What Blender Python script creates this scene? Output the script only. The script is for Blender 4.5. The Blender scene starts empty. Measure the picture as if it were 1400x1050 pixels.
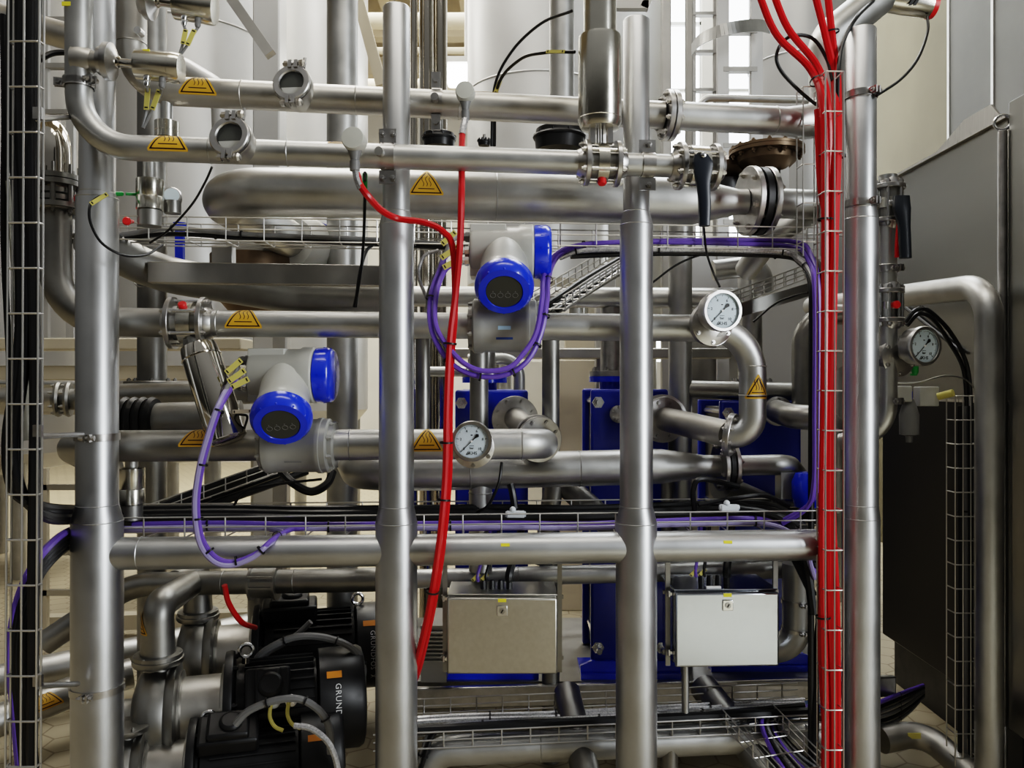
import bpy, math, random
from mathutils import Vector as V, Matrix
random.seed(7)
SC = bpy.context.scene
COL = SC.collection
F = 1100.0          # focal length in pixels of a 1400 px wide frame
H = 1.55            # eye height
PI = math.pi

# ------------------------------------------------------------------ placing
def D(px, dy=0.0):
    """depth of the front pipe rack at a bearing, plus an offset behind it"""
    return 1.0 / (0.4 - 2.84e-5 * (px - 133)) + dy
def P(px, py, dy=0.0, Y=None):
    y = D(px, dy) if Y is None else Y
    return V(((px - 700) / F * y, y, H - (py - 525) / F * y))
def R(rpx, px=600, dy=0.0, Y=None):
    return rpx * (D(px, dy) if Y is None else Y) / F

# ------------------------------------------------------------------ materials
MATS = {}
def mat(name, col, rough=0.5, metal=0.0, var=0.0, rvar=0.0, scale=8.0, stretch=None, bump=0.0, emit=None, coat=0.0, alpha_mix=None):
    m = bpy.data.materials.new(name); m.use_nodes = True
    nt = m.node_tree; n = nt.nodes; b = n['Principled BSDF']
    b.inputs['Base Color'].default_value = (*col, 1)
    b.inputs['Roughness'].default_value = rough
    b.inputs['Metallic'].default_value = metal
    if coat: b.inputs['Coat Weight'].default_value = coat; b.inputs['Coat Roughness'].default_value = 0.12
    if emit:
        b.inputs['Emission Color'].default_value = (*emit[0], 1); b.inputs['Emission Strength'].default_value = emit[1]
    if var or rvar or bump:
        tc = n.new('ShaderNodeTexCoord'); mp = n.new('ShaderNodeMapping'); nz = n.new('ShaderNodeTexNoise')
        nz.inputs['Scale'].default_value = scale; nz.inputs['Detail'].default_value = 5
        if stretch: mp.inputs['Scale'].default_value = stretch
        nt.links.new(tc.outputs['Object'], mp.inputs[0]); nt.links.new(mp.outputs[0], nz.inputs['Vector'])
        mr = n.new('ShaderNodeMapRange'); mr.inputs[1].default_value = 0.3; mr.inputs[2].default_value = 0.7
        nt.links.new(nz.outputs[0], mr.inputs[0])
        if var:
            mx = n.new('ShaderNodeMix'); mx.data_type = 'RGBA'
            mx.inputs['A'].default_value = (*[max(0, c * (1 - var)) for c in col], 1)
            mx.inputs['B'].default_value = (*[min(1, c * (1 + var)) for c in col], 1)
            nt.links.new(mr.outputs[0], mx.inputs['Factor']); nt.links.new(mx.outputs['Result'], b.inputs['Base Color'])
        if rvar:
            m2 = n.new('ShaderNodeMapRange'); m2.inputs[3].default_value = max(0.02, rough - rvar); m2.inputs[4].default_value = rough + rvar
            nt.links.new(mr.outputs[0], m2.inputs[0]); nt.links.new(m2.outputs[0], b.inputs['Roughness'])
        if bump:
            bp = n.new('ShaderNodeBump'); bp.inputs['Strength'].default_value = bump; bp.inputs['Distance'].default_value = 0.01
            nt.links.new(nz.outputs[0], bp.inputs['Height']); nt.links.new(bp.outputs[0], b.inputs['Normal'])
    MATS[name] = m
    return m
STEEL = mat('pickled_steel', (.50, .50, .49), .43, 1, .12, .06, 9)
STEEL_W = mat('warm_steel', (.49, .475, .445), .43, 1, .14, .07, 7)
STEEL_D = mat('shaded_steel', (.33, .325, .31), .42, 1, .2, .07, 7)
POST = mat('post_steel', (.50, .505, .51), .40, 1, .10, .05, 6)
POL = mat('polished_steel', (.66, .64, .58), .22, 1, .05, .03, 12)
CHROME = mat('chrome_steel', (.55, .52, .47), .10, 1)
FLG = mat('flange_steel', (.48, .47, .46), .33, 1, .12, .05, 30)
BOLT = mat('bolt_steel', (.72, .72, .72), .22, 1)
SHEET = mat('brushed_sheet', (.50, .485, .455), .33, 1, .10, .07, 6, (1, 14, 1))
BOXM = mat('mirror_box_sheet', (.54, .575, .63), .20, 1, .03, .03, 60)
BOXS = mat('box_sheet', (.60, .585, .54), .34, 1, .05, .04, 60)
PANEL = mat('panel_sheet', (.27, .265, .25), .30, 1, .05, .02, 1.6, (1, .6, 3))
WIRE = mat('galvanised_wire', (.58, .57, .55), .34, .9)
GALV = mat('galvanised_strip', (.44, .44, .39), .5, .7, .2, 0, 20)
PANEL_D = mat('dark_reflection_sheet', (.030, .029, .030), .30, 1, .08, .02, 1.6, (1, .6, 3))  # lower panel: dark reflection of floor and clutter put into the colour
WHITE_T = mat('pale_tank_sheet', (.57, .57, .565), .42, .45, .05, .05, 2.0)
FRAME_G = mat('grey_frame', (.42, .41, .39), .45, .6, .1, 0, 5)
BLUE = mat('blue_paint', (.005, .040, .68), .26, 0, coat=.6)
BLUE_D = mat('deep_blue_paint', (.003, .022, .36), .34, 0, .12, 0, 10, coat=.3)
LGREY = mat('light_grey_paint', (.50, .50, .47), .36, 0, .04, .03, 10, coat=.2)
HEADG = mat('pale_grey_plastic', (.50, .50, .46), .5)
BLK = mat('black_plastic', (.012, .012, .014), .42)
BLKP = mat('black_motor_paint', (.010, .010, .011), .40, 0, .3, .08, 15)
RUB = mat('black_cable_jacket', (.008, .008, .009), .38)
HANDLE = mat('handle_grip', (.012, .016, .024), .34)
REDC = mat('red_cable_jacket', (.50, .007, .010), .30)
REDCAP = mat('red_cap', (.70, .02, .02), .4)
PURP = mat('purple_cable_jacket', (.15, .085, .44), .34)
LILAC = mat('lilac_grey_jacket', (.30, .27, .48), .35)
GREYC = mat('grey_cable_jacket', (.20, .20, .20), .4)
BRAID = mat('braided_cable', (.42, .42, .43), .38, .6, .35, 0, 160)
BROWN = mat('brown_iron', (.20, .145, .095), .42, .7, .2, .1, 8)
YTAG = mat('yellow_tag', (.62, .55, .16), .5)
YLAB = mat('yellow_label', (.75, .66, .05), .5)
WARN = mat('amber_sticker', (.66, .37, .035), .45)
INK = mat('dark_ink', (.02, .008, .005), .5)
BLACKINK = mat('black_ink', (.006, .006, .006), .5)
WHITEINK = mat('white_ink', (.8, .8, .8), .5)
ORANGE = mat('orange_label', (.62, .23, .02), .5)
DIAL = mat('dial_face', (.60, .70, .77), .5)
GREEN = mat('green_plug', (.01, .26, .05), .4)
WPLAST = mat('white_plastic', (.66, .70, .74), .4)
DISP = mat('dark_display', (.055, .057, .05), .28)
LBLUE = mat('light_blue_label', (.45, .66, .85), .5)
NAVY = mat('navy_label', (.03, .07, .25), .5)
CREAM = mat('cream_panel', (.62, .56, .44), .6, 0, .06, 0, 1.2)
TRAYBLUE = mat('blue_grey_sleeve', (.10, .16, .32), .5)
WINDOWG = mat('window_glow', (.9, .93, .98), .5, 0, emit=((.92, .96, 1.0), 4.5))
LAMPG = mat('lamp_glow', (1, 1, 1), .5, 0, emit=((1, .98, .92), 14))
def thin_glass():
    m = bpy.data.materials.new('gauge_glass'); m.use_nodes = True; nt = m.node_tree; n = nt.nodes
    n.remove(n['Principled BSDF']); t = n.new('ShaderNodeBsdfTransparent'); g = n.new('ShaderNodeBsdfGlossy'); g.inputs['Roughness'].default_value = .03
    mx = n.new('ShaderNodeMixShader'); mx.inputs[0].default_value = .025
    nt.links.new(t.outputs[0], mx.inputs[1]); nt.links.new(g.outputs[0], mx.inputs[2]); nt.links.new(mx.outputs[0], n['Material Output'].inputs[0])
    return m
GLASS = thin_glass()
def floor_mat():
    m = bpy.data.materials.new('hexagonal_pavers'); m.use_nodes = True; nt = m.node_tree; n = nt.nodes; L = nt.links.new
    b = n['Principled BSDF']; tc = n.new('ShaderNodeTexCoord'); sc = n.new('ShaderNodeVectorMath'); sc.operation = 'SCALE'; sc.inputs['Scale'].default_value = 6.5
    L(tc.outputs['Object'], sc.inputs[0])
    def vm(op, a, bb=None, cc=None):
        x = n.new('ShaderNodeVectorMath'); x.operation = op
        for i, q in enumerate((a, bb, cc)):
            if q is None: continue
            if isinstance(q, tuple): x.inputs[i].default_value = q
            else: L(q, x.inputs[i])
        return x
    def ma(op, a, bb=None):
        x = n.new('ShaderNodeMath'); x.operation = op
        for i, q in enumerate((a, bb)):
            if q is None: continue
            if isinstance(q, (int, float)): x.inputs[i].default_value = q
            else: L(q, x.inputs[i])
        return x
    r = (1, 1.7320508, 1); h = (.5, .8660254, .5)
    flat = vm('MULTIPLY', sc.outputs[0], (1, 1, 0))
    a = vm('SUBTRACT', vm('WRAP', flat.outputs[0], r, (0, 0, 0)).outputs[0], (.5, .8660254, 0))
    bq = vm('SUBTRACT', vm('WRAP', vm('SUBTRACT', flat.outputs[0], (.5, .8660254, 0)).outputs[0], r, (0, 0, 0)).outputs[0], (.5, .8660254, 0))
    la = vm('LENGTH', a.outputs[0]); lb = vm('LENGTH', bq.outputs[0])
    lt = ma('LESS_THAN', la.outputs['Value'], lb.outputs['Value'])
    mx = n.new('ShaderNodeMix'); mx.data_type = 'VECTOR'; L(lt.outputs[0], mx.inputs[0]); L(bq.outputs[0], mx.inputs[4]); L(a.outputs[0], mx.inputs[5])
    ab = vm('ABSOLUTE', mx.outputs[1]); d1 = vm('DOT_PRODUCT', ab.outputs[0], (.5, .8660254, 0)); sx = n.new('ShaderNodeSeparateXYZ'); L(ab.outputs[0], sx.inputs[0])
    d = ma('MAXIMUM', d1.outputs['Value'], sx.outputs[0])
    mr = n.new('ShaderNodeMapRange'); L(d.outputs[0], mr.inputs[0]); mr.inputs[1].default_value = .462; mr.inputs[2].default_value = .485
    nz = n.new('ShaderNodeTexNoise'); nz.inputs['Scale'].default_value = 1.3; nz.inputs['Detail'].default_value = 6; L(tc.outputs['Object'], nz.inputs['Vector'])
    c1 = n.new('ShaderNodeMix'); c1.data_type = 'RGBA'; L(nz.outputs[0], c1.inputs['Factor']); c1.inputs['A'].default_value = (.33, .285, .20, 1); c1.inputs['B'].default_value = (.47, .41, .29, 1)
    c2 = n.new('ShaderNodeMix'); c2.data_type = 'RGBA'; L(mr.outputs[0], c2.inputs['Factor']); L(c1.outputs['Result'], c2.inputs['A']); c2.inputs['B'].default_value = (.24, .195, .13, 1)
    L(c2.outputs['Result'], b.inputs['Base Color']); b.inputs['Roughness'].default_value = .55
    return m
PAVERS = floor_mat()
CONC_Y = mat('tan_concrete', (.125, .108, .066), .8, 0, .14, 0, 1.1, bump=.15)
CONC = mat('bare_concrete', (.12, .117, .105), .8, 0, .16, 0, 1.1, bump=.15)
CEILM = mat('cream_ceiling', (.60, .52, .38), .8, 0, .06, 0, 2)
WALLM = mat('pale_wall', (.55, .53, .48), .8, 0, .05, 0, 1)

# ------------------------------------------------------------------ meshes
WORLD = {}
def perp(d):
    d = V(d).normalized(); a = V((0, 0, 1)) if abs(d.z) < .9 else V((1, 0, 0))
    x = a.cross(d).normalized(); return x, d.cross(x).normalized()
class MB:
    def __init__(s): s.v = []; s.f = []
    def add(s, vs, fs):
        n = len(s.v); s.v += [V(q) for q in vs]; s.f += [tuple(i + n for i in f) for f in fs]; return s
    def tube(s, pts, r, seg=12, cap=True, closed=False):
        q = []; rs = []
        for i, p in enumerate(pts):
            p = V(p)
            rr = r[i] if isinstance(r, (list, tuple)) else r
            if q and (p - q[-1]).length < 1e-6 and abs(rr - rs[-1]) < 1e-6: continue
            q.append(p); rs.append(rr)
        n = len(q)
        if n < 2: return s
        t = []
        for i in range(n):
            a = q[(i - 1) % n] if closed else q[max(0, i - 1)]
            b = q[(i + 1) % n] if closed else q[min(n - 1, i + 1)]
            d = b - a
            t.append(d.normalized() if d.length > 1e-9 else (t[-1] if t else V((0, 0, 1))))
        x, y = perp(t[0]); vs = []
        for i in range(n):
            if i:
                x = (x - t[i] * x.dot(t[i])); x = x.normalized() if x.length > 1e-6 else perp(t[i])[0]
                y = t[i].cross(x)
            for k in range(seg):
                a = 2 * PI * k / seg
                vs.append(q[i] + (x * math.cos(a) + y * math.sin(a)) * rs[i])
        fs = []
        for i in range(n if closed else n - 1):
            for k in range(seg):
                k2 = (k + 1) % seg; j = (i + 1) % n
                fs.append((i * seg + k, i * seg + k2, j * seg + k2, j * seg + k))
        if cap and not closed:
            fs.append(tuple(range(seg))[::-1]); fs.append(tuple((n - 1) * seg + k for k in range(seg)))
        return s.add(vs, fs)
    def cyl(s, a, b, r, seg=20, r2=None): return s.tube([a, b], [r, r if r2 is None else r2], seg)
    def lathe(s, prof, o=(0, 0, 0), ax=(0, 0, 1), seg=28, cap=True):
        o = V(o); ax = V(ax).normalized(); x, y = perp(ax); vs = []; fs = []; n = len(prof)
        for r, h in prof:
            for k in range(seg):
                a = 2 * PI * k / seg; vs.append(o + ax * h + (x * math.cos(a) + y * math.sin(a)) * max(r, 1e-5))
        for i in range(n - 1):
            for k in range(seg):
                k2 = (k + 1) % seg; fs.append((i * seg + k, i * seg + k2, (i + 1) * seg + k2, (i + 1) * seg + k))
        if cap: fs.append(tuple(range(seg))[::-1]); fs.append(tuple((n - 1) * seg + k for k in range(seg)))
        return s.add(vs, fs)
    def box(s, c, sz, M=None):
        c = V(c); h = V(sz) / 2; vs = []
        for i in (-1, 1):
            for j in (-1, 1):
                for k in (-1, 1):
                    q = V((i * h.x, j * h.y, k * h.z)); vs.append(c + (M @ q if M else q))
        return s.add(vs, [(0, 1, 3, 2), (4, 6, 7, 5), (0, 4, 5, 1), (2, 3, 7, 6), (0, 2, 6, 4), (1, 5, 7, 3)])
    def bar(s, a, b, w, h, up=(0, 0, 1)):
        a = V(a); b = V(b); d = (b - a); L = d.length; d.normalize(); side = d.cross(V(up))
        if side.length < 1e-4: side = perp(d)[0]
        side.normalize(); u = side.cross(d)
        return s.box((a + b) / 2, (L, w, h), Matrix((d, side, u)).transposed())
    def prism(s, poly, o, ux, uy, th):
        o = V(o); ux = V(ux); uy = V(uy); nn = ux.cross(uy).normalized(); m = len(poly)
        vs = [o + ux * a + uy * b for a, b in poly] + [o + ux * a + uy * b + nn * th for a, b in poly]
        return s.add(vs, [tuple(range(m))[::-1], tuple(range(m, 2 * m))] + [(i, (i + 1) % m, m + (i + 1) % m, m + i) for i in range(m)])
    def sphere(s, c, r, seg=16):
        n = 9
        return s.lathe([(r * math.sin(PI * i / (n - 1)), -r * math.cos(PI * i / (n - 1))) for i in range(n)], c, (0, 0, 1), seg, False)
    def torus(s, c, ax, Rr, r, seg=24, sg=8, a0=0, a1=2 * PI):
        x, y = perp(ax); full = abs(a1 - a0 - 2 * PI) < 1e-6; n = seg if full else seg + 1
        return s.tube([V(c) + (x * math.cos(a0 + (a1 - a0) * i / seg) + y * math.sin(a0 + (a1 - a0) * i / seg)) * Rr for i in range(n)], r, sg, True, full)
    def hexbolts(s, c, ax, pr, n, br, h, off=0.0, ph=0.0):
        ax = V(ax).normalized(); x, y = perp(ax)
        for k in range(n):
            a = 2 * PI * (k + .5) / n + ph; p = V(c) + (x * math.cos(a) + y * math.sin(a)) * pr + ax * off
            s.lathe([(br, 0), (br, h), (br * .55, h), (br * .55, h * 1.6)], p, ax, 6)
        return s
    def build(s, name, m, parent=None, M=None, smooth=True, bevel=0, ang=38):
        me = bpy.data.meshes.new(name); vs = [M @ q for q in s.v] if M else s.v
        off = V((0, 0, 0))
        if parent is None and vs:
            lo = [min(q[i] for q in vs) for i in range(3)]; hi = [max(q[i] for q in vs) for i in range(3)]
            off = V(((lo[0] + hi[0]) / 2, (lo[1] + hi[1]) / 2, lo[2]))
        me.from_pydata([q - off for q in vs], [], s.f); me.update()
        if smooth:
            me.polygons.foreach_set('use_smooth', [True] * len(me.polygons)); me.set_sharp_from_angle(angle=math.radians(ang))
        me.materials.append(m)
        o = bpy.data.objects.new(name, me); COL.objects.link(o)
        if parent is None: o.location = off; WORLD[o.name] = off
        else: link(o, parent)
        if bevel:
            b = o.modifiers.new('edge', 'BEVEL'); b.width = bevel; b.segments = 2; b.limit_method = 'ANGLE'; b.angle_limit = math.radians(50)
        return o
def link(o, parent):
    o.parent = parent; o.matrix_parent_inverse = Matrix.Translation(-WORLD[parent.name]); WORLD[o.name] = V((0, 0, 0))
def tag(o, label, cat, group=None, kind=None):
    o['label'] = label; o['category'] = cat
    if group: o['group'] = group
    if kind: o['kind'] = kind
    return o
def plabel(o, label): o['label'] = label; return o
def thing(name, label, cat, loc=(0, 0, 0), group=None):
    o = bpy.data.objects.new(name, None); COL.objects.link(o); o.location = loc; o.empty_display_size = .1; WORLD[o.name] = V(loc)
    return tag(o, label, cat, group)
def struct(name, mb, m, **k):
    o = mb.build(name, m, None, **k); o['kind'] = 'structure'; return o
def text_mb(s, size, ext=.0004, spacing=1.0):
    c = bpy.data.curves.new('lettering', 'FONT'); c.body = s; c.size = size; c.align_x = 'CENTER'; c.align_y = 'CENTER'; c.extrude = ext; c.space_character = spacing; c.resolution_u = 3
    o = bpy.data.objects.new('lettering', c); COL.objects.link(o)
    bpy.context.view_layer.update()
    me = bpy.data.meshes.new_from_object(o.evaluated_get(bpy.context.evaluated_depsgraph_get()))
    mb = MB(); mb.add([v.co.copy() for v in me.vertices], [tuple(p.vertices) for p in me.polygons])
    bpy.data.objects.remove(o); bpy.data.curves.remove(c); bpy.data.meshes.remove(me)
    return mb
def axes(o, x, y, z):
    m = Matrix((V(x).normalized(), V(y).normalized(), V(z).normalized())).transposed().to_4x4(); m.translation = V(o); return m
def face_frame(o, n, up=(0, 0, 1)):
    """local x right, y up, z out of a face whose outward normal is n"""
    n = V(n).normalized(); x = V(up).cross(n).normalized(); return axes(o, x, n.cross(x), n)

# ------------------------------------------------------------------ paths
def fillet(pts, bend, n=9):
    """pts: [(Vector, radius)]; rounds the corners"""
    out = [pts[0]]
    for i in range(1, len(pts) - 1):
        p0, p1, p2 = pts[i - 1][0], pts[i][0], pts[i + 1][0]; r = pts[i][1]
        a = (p0 - p1); b = (p2 - p1); la, lb = a.length, b.length; a.normalize(); b.normalize()
        ang = a.angle(b)
        if ang > PI - .03: out.append(pts[i]); continue
        t = min(bend / math.tan(ang / 2), la * .48 if i > 1 else la * .95, lb * .48 if i < len(pts) - 2 else lb * .95); rad = t * math.tan(ang / 2)
        c = p1 + (a + b).normalized() * (rad / math.sin(ang / 2)); s = p1 + a * t; e = p1 + b * t
        u = (s - c); w = (e - c); tot = u.angle(w); ax = u.cross(w).normalized()
        for k in range(n + 1):
            out.append((c + Matrix.Rotation(tot * k / n, 3, ax) @ u, r))
    out.append(pts[-1]); return out
def spline(pts, n=8):
    q = [V(p) for p in pts]; q = [q[0] * 2 - q[1]] + q + [q[-1] * 2 - q[-2]]; out = []
    for i in range(1, len(q) - 2):
        a, b, c, d = q[i - 1:i + 3]
        for k in range(n):
            t = k / n
            out.append(.5 * ((2 * b) + (c - a) * t + (2 * a - 5 * b + 4 * c - d) * t * t + (3 * b - a - 3 * c + d) * t ** 3))
    out.append(q[-2]); return out
def pipe(name, label, cat, pts, r, bend=None, m=None, seg=28, welds=(), group=None, parent=None, endcap=None):
    pp = [(V(p[0]), p[1]) if isinstance(p, tuple) and len(p) == 2 else (V(p), r) for p in pts]
    f = fillet(pp, bend or 3 * r); mb = MB().tube([a for a, _ in f], [b for _, b in f], seg)
    for i, t in welds:                                  # slight weld beads on a straight
        a, b = pp[i], pp[i + 1]; c = a[0].lerp(b[0], t); rr = a[1] + (b[1] - a[1]) * t
        mb.torus(c, b[0] - a[0], rr, .0022, 28, 6)
    o = mb.build(name, m or STEEL, parent)
    if parent is None: tag(o, label, cat, group)
    return o
def flange(parent, c, ax, ro, th=.016, nb=4, br=.008, m=None, ph=0, name='flange', hub=None):
    ax = V(ax).normalized(); mb = MB(); e = th * .12
    mb.lathe([(ro - e, -th / 2), (ro, -th / 2 + e), (ro, th / 2 - e), (ro - e, th / 2)], c, ax, 36)
    if hub: mb.lathe([(hub * 1.25, 0), (hub * 1.18, th * .9), (hub * 1.02, th * 1.6)], c, ax, 28)
    mb.hexbolts(c, ax, ro * .8, nb, br, br * .9, th / 2, ph); mb.hexbolts(c, -ax, ro * .8, nb, br, br * .9, th / 2, ph)
    return mb.build(name, m or FLG, parent)
def clampring(parent, c, ax, r, bolt=None, w=.022, m=None):
    mb = MB().lathe([(r + .0005, -w / 2), (r + .004, -w / 2), (r + .004, w / 2), (r + .0005, w / 2)], c, ax, 32, False)
    if bolt is not None:
        b = V(bolt).normalized(); q = V(c) + b * (r + .014); ax = V(ax).normalized(); sd = b.cross(ax)
        for s in (-1, 1):
            mb.box(q + sd * s * .007, (.005, .024, w * 1.05), Matrix((sd, b, ax)).transposed())
        mb.cyl(q - sd * .02, q + sd * .026, .0045, 8); mb.lathe([(.0085, 0), (.0085, .007)], q + sd * .012, sd, 6); mb.lathe([(.0085, 0), (.0085, .007)], q - sd * .02, sd, 6)
    return mb.build('pipe_clamp', m or FLG, parent)
def sticker(parent, c, ax, n, r, w=.118, v0=-.03, up=None, upright=False):
    """triangular hot-surface sticker wrapped round a pipe: c on the axis, n towards the viewer"""
    ax = V(ax).normalized(); n = V(n); n = (n - ax * n.dot(ax)).normalized(); t = n.cross(ax) * -1
    if t.z < 0 and up is None: t = -t
    if up is not None and t.dot(V(up)) < 0: t = -t
    h = w * .87
    def pt(u, v, e):
        if upright: a = u / (r + e); return V(c) + ax * (v0 + v) + (n * math.cos(a) + t * math.sin(a)) * (r + e)
        a = (v0 + v) / (r + e); return V(c) + ax * u + (n * math.cos(a) + t * math.sin(a)) * (r + e)
    def strip(mb, fl, fr, va, vb, e, k=14):
        vs = []
        for i in range(k + 1):
            v = va + (vb - va) * i / k; L, Rr = fl(v), fr(v)
            for j in range(13): vs.append(pt(L + (Rr - L) * j / 12, v, e))
        mb.add(vs, [(i * 13 + j, i * 13 + j + 1, i * 13 + j + 14, i * 13 + j + 13) for i in range(k) for j in range(12)])
    def half(v, ins=0.0):
        x = max(0, (w / 2) * (1 - v / h)) - ins
        lo = .006
        if v < lo: x -= (lo - math.sqrt(max(0, lo * lo - (lo - v) ** 2))) * .9
        return max(.0015, min(x, w))
    b = MB(); strip(b, lambda v: -half(v), half, 0, h * .955, .0008)
    base = b.build('warning_sticker', WARN, parent)
    s = MB(); e = .0013
    i1, i2 = .0065, .0115; vb, vt = .0055, .0095
    hin = lambda v: half(v, i1); hin2 = lambda v: half(v, i1 + .0046)
    strip(s, lambda v: -hin(v), lambda v: -hin2(v), vb, h * .83, e); strip(s, hin2, hin, vb, h * .83, e); strip(s, lambda v: -half(v, i1), lambda v: half(v, i1), vb, vt, e, 2)
    strip(s, lambda v: -w * .22, lambda v: w * .22, .020, .023, e, 2)
    for k in (-1, 0, 1):
        f = lambda v, k=k: k * w * .098 + .0036 * math.sin((v - .028) * 2 * PI / .040)
        strip(s, lambda v: f(v) - .0011, lambda v: f(v) + .0011, .030, .074 if k == 0 else .066, e, 16)
    s.build('heat_symbol', INK, base)
    return base
def cable(label, pts, r, m, ties=(), group=None, name='cable', cat='cable', n=8, seg=8, tier=None, tiem=None):
    q = spline(pts, n); o = MB().tube(q, r, seg).build(name, m); tag(o, label, cat, group)
    for t in ties:
        i = min(len(q) - 2, max(1, int(t * (len(q) - 1)))); d = (q[i + 1] - q[i - 1]).normalized(); rr = tier or r * 1.25
        MB().lathe([(rr, -.003), (rr + .0012, -.003), (rr + .0012, .003), (rr, .003)], q[i], d, 12, False).cyl(q[i] + perp(d)[0] * rr, q[i] + perp(d)[0] * (rr + .012), .002, 6).build('cable_tie', tiem or BLK, o)
    return o
def markertag(parent, a, b, w=.012, m=None):
    """flat marker strip from a to b facing the viewer, black ends"""
    a = V(a); b = V(b); d = (b - a).normalized(); nn = V((0, -1, 0)); s = nn.cross(d).normalized(); L = (b - a).length
    t = MB().box((a + b) / 2, (L, w, .003), Matrix((d, s, d.cross(s))).transposed()).build('marker_tag', m or YTAG, parent)
    k = MB()
    for q in (a + d * L * .1, b - d * L * .1): k.box(q, (.004, w * .62, .0045), Matrix((d, s, d.cross(s))).transposed())
    k.build('tag_slot', BLK, t); return t
def tray(label, pts, side, up, w, h, pitch, nl=3, ns=2, wr=.0024, name='wire_cable_tray', m=None, group=None, left=True, right=True, start=0.0):
    """wire mesh basket following pts (bottom centre line)"""
    mb = MB(); side = V(side).normalized(); up = V(up).normalized(); q = [V(p) for p in pts]
    offs = []
    for i in range(nl): offs.append((-w / 2 + w * i / (nl - 1), 0))
    for j in range(1, ns + 1):
        if left: offs.append((-w / 2, h * j / ns))
        if right: offs.append((w / 2, h * j / ns))
    for a, b in offs: mb.tube([p + side * a + up * b for p in q], wr, 6)
    L = sum((q[i + 1] - q[i]).length for i in range(len(q) - 1)); s = start
    while s < L:
        k = 0; d = s
        while k < len(q) - 2 and d > (q[k + 1] - q[k]).length: d -= (q[k + 1] - q[k]).length; k += 1
        p = q[k] + (q[k + 1] - q[k]).normalized() * d
        u = [p - side * w / 2, p + side * w / 2]
        if left: u = [p - side * w / 2 + up * h] + u
        if right: u = u + [p + side * w / 2 + up * h]
        mb.tube([x for x, _ in fillet([(x, wr) for x in u], .008, 3)], wr, 6); s += pitch
    o = mb.build(name, m or WIRE); return tag(o, label, 'cable tray', group)
# ================================================================== the setting
Yv = V((0, 1, 0)); Xv = V((1, 0, 0)); Zv = V((0, 0, 1)); TOCAM = V((0, -1, 0))
struct('floor', MB().box((0, 6, -.05), (22, 26, .1)), PAVERS)
struct('wall_back', MB().box((-4, 16.1, 3.9), (14, .2, 8)), WALLM)
struct('wall_window_side', MB().box((2.25, 9.1, 3.6), (.25, .2, 7.4)).box((3.9, 9.1, 3.6), (.5, .2, 7.4)).box((3.0, 9.1, .9), (1.4, .2, 1.8)).box((1.0, 9.1, .9), (2.4, .2, 1.8)).box((.62, 9.1, 3.6), (.5, .2, 7.4)), WALLM)
for i, (xa, xb) in enumerate(((.87, 2.125), (2.375, 3.65))):
    w = MB().box(((xa + xb) / 2, 9.12, 4.5), (xb - xa, .04, 5.4)).build('window_%d' % (i + 1), WINDOWG); w['kind'] = 'structure'
    fm = MB()
    for k in range(4): fm.box((xa + (xb - xa) * k / 3, 9.06, 4.5), (.035, .05, 5.4))
    for k in range(8): fm.box(((xa + xb) / 2, 9.06, 1.85 + .75 * k), (xb - xa, .05, .035))
    fm.build('window_frame', LGREY, w)
struct('wall_right', MB().box((3.72, 4.2, 3.6), (.2, 4.92, 7.6)), CONC)
struct('wall_right_far', MB().box((3.72, 7.9, 3.6), (.2, 2.46, 7.6)), CONC_Y)
sm = MB()
for y in (4.15, 5.35, 6.05, 6.66): sm.box((3.615, y, 3.6), (.014, .03, 7.2))
struct('trim_1', sm, FRAME_G)
struct('ceiling', MB().box((-1, 9, 7.65), (20, 16, .2)), CEILM)
bmz = MB()
for x in (-3.6, -2.5, -1.9, -1.3, -.7, -.1, .5, 1.1): bmz.box((x, 9, 7.38), (.16, 15, .34))
for y in (9.5, 11, 12.5, 14, 15.3): bmz.box((-1.5, y, 7.05), (9, .22, .3))
struct('trim_2', bmz, CEILM)

# ================================================================== pale tanks and the steel behind the rack
def tank(label, pxc, rpx, Y, z0=.5, z1=7.4, m=WHITE_T, seams=(), group=None, legs=True):
    c = P(pxc, 525, Y=Y); r = R(rpx, Y=Y); c = V((c.x, Y + r * .0, 0))
    t = thing('storage_tank', label, 'tank', (c.x, c.y, 0), group)
    mb = MB().lathe([(r * .12, z0 - .22), (r * .8, z0 - .12), (r, z0), (r, z1), (r * .8, z1 + .1)], (c.x, c.y, 0), Zv, 64)
    for s in seams: mb.torus((c.x, c.y, s), Zv, r, .008, 64, 6)
    mb.build('shell', m, t)
    if legs:
        for a in (.6, 2.2, 3.8, 5.4):
            MB().cyl((c.x + r * .8 * math.cos(a), c.y + r * .8 * math.sin(a), 0), (c.x + r * .8 * math.cos(a), c.y + r * .8 * math.sin(a), z0), .06, 14).build('leg', STEEL, t)
    return t
tank('pale cylindrical tank with bright sheen between the corner pipework and square column', 258, 118, 6.4, 1.15, seams=(2.6, 4.2))
tank('narrow pale tank rising just right of the square column', 432, 70, 8.0, 1.3, seams=(3.3,))
tank('cream-grey tank behind the red cable and glowing lamp', 735, 96, 6.6, 2.35, seams=(3.9,))
tank('pale tank behind the polished actuator and short capped post', 848, 66, 7.6, 2.2, seams=(3.6,))
tank('grey tank behind the caged ladder and red cables', 1092, 66, 6.0, 1.7, seams=(2.6, 3.9))
tank('pale tank at the far edge behind the black cable bundle', 10, 125, 6.9, 1.0, seams=(3.2,))
def column(label, pxa, pxb, Y, z0=0, z1=7.5, m=None, name='square_column'):
    a = P(pxa, 525, Y=Y); b = P(pxb, 525, Y=Y)
    w = b.x - a.x
    o = MB().box(((a.x + b.x) / 2, Y + w / 2, (z0 + z1) / 2), (w, w, z1 - z0)).build(name, m or WHITE_T, bevel=.01)
    return tag(o, label, 'column')
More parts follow.
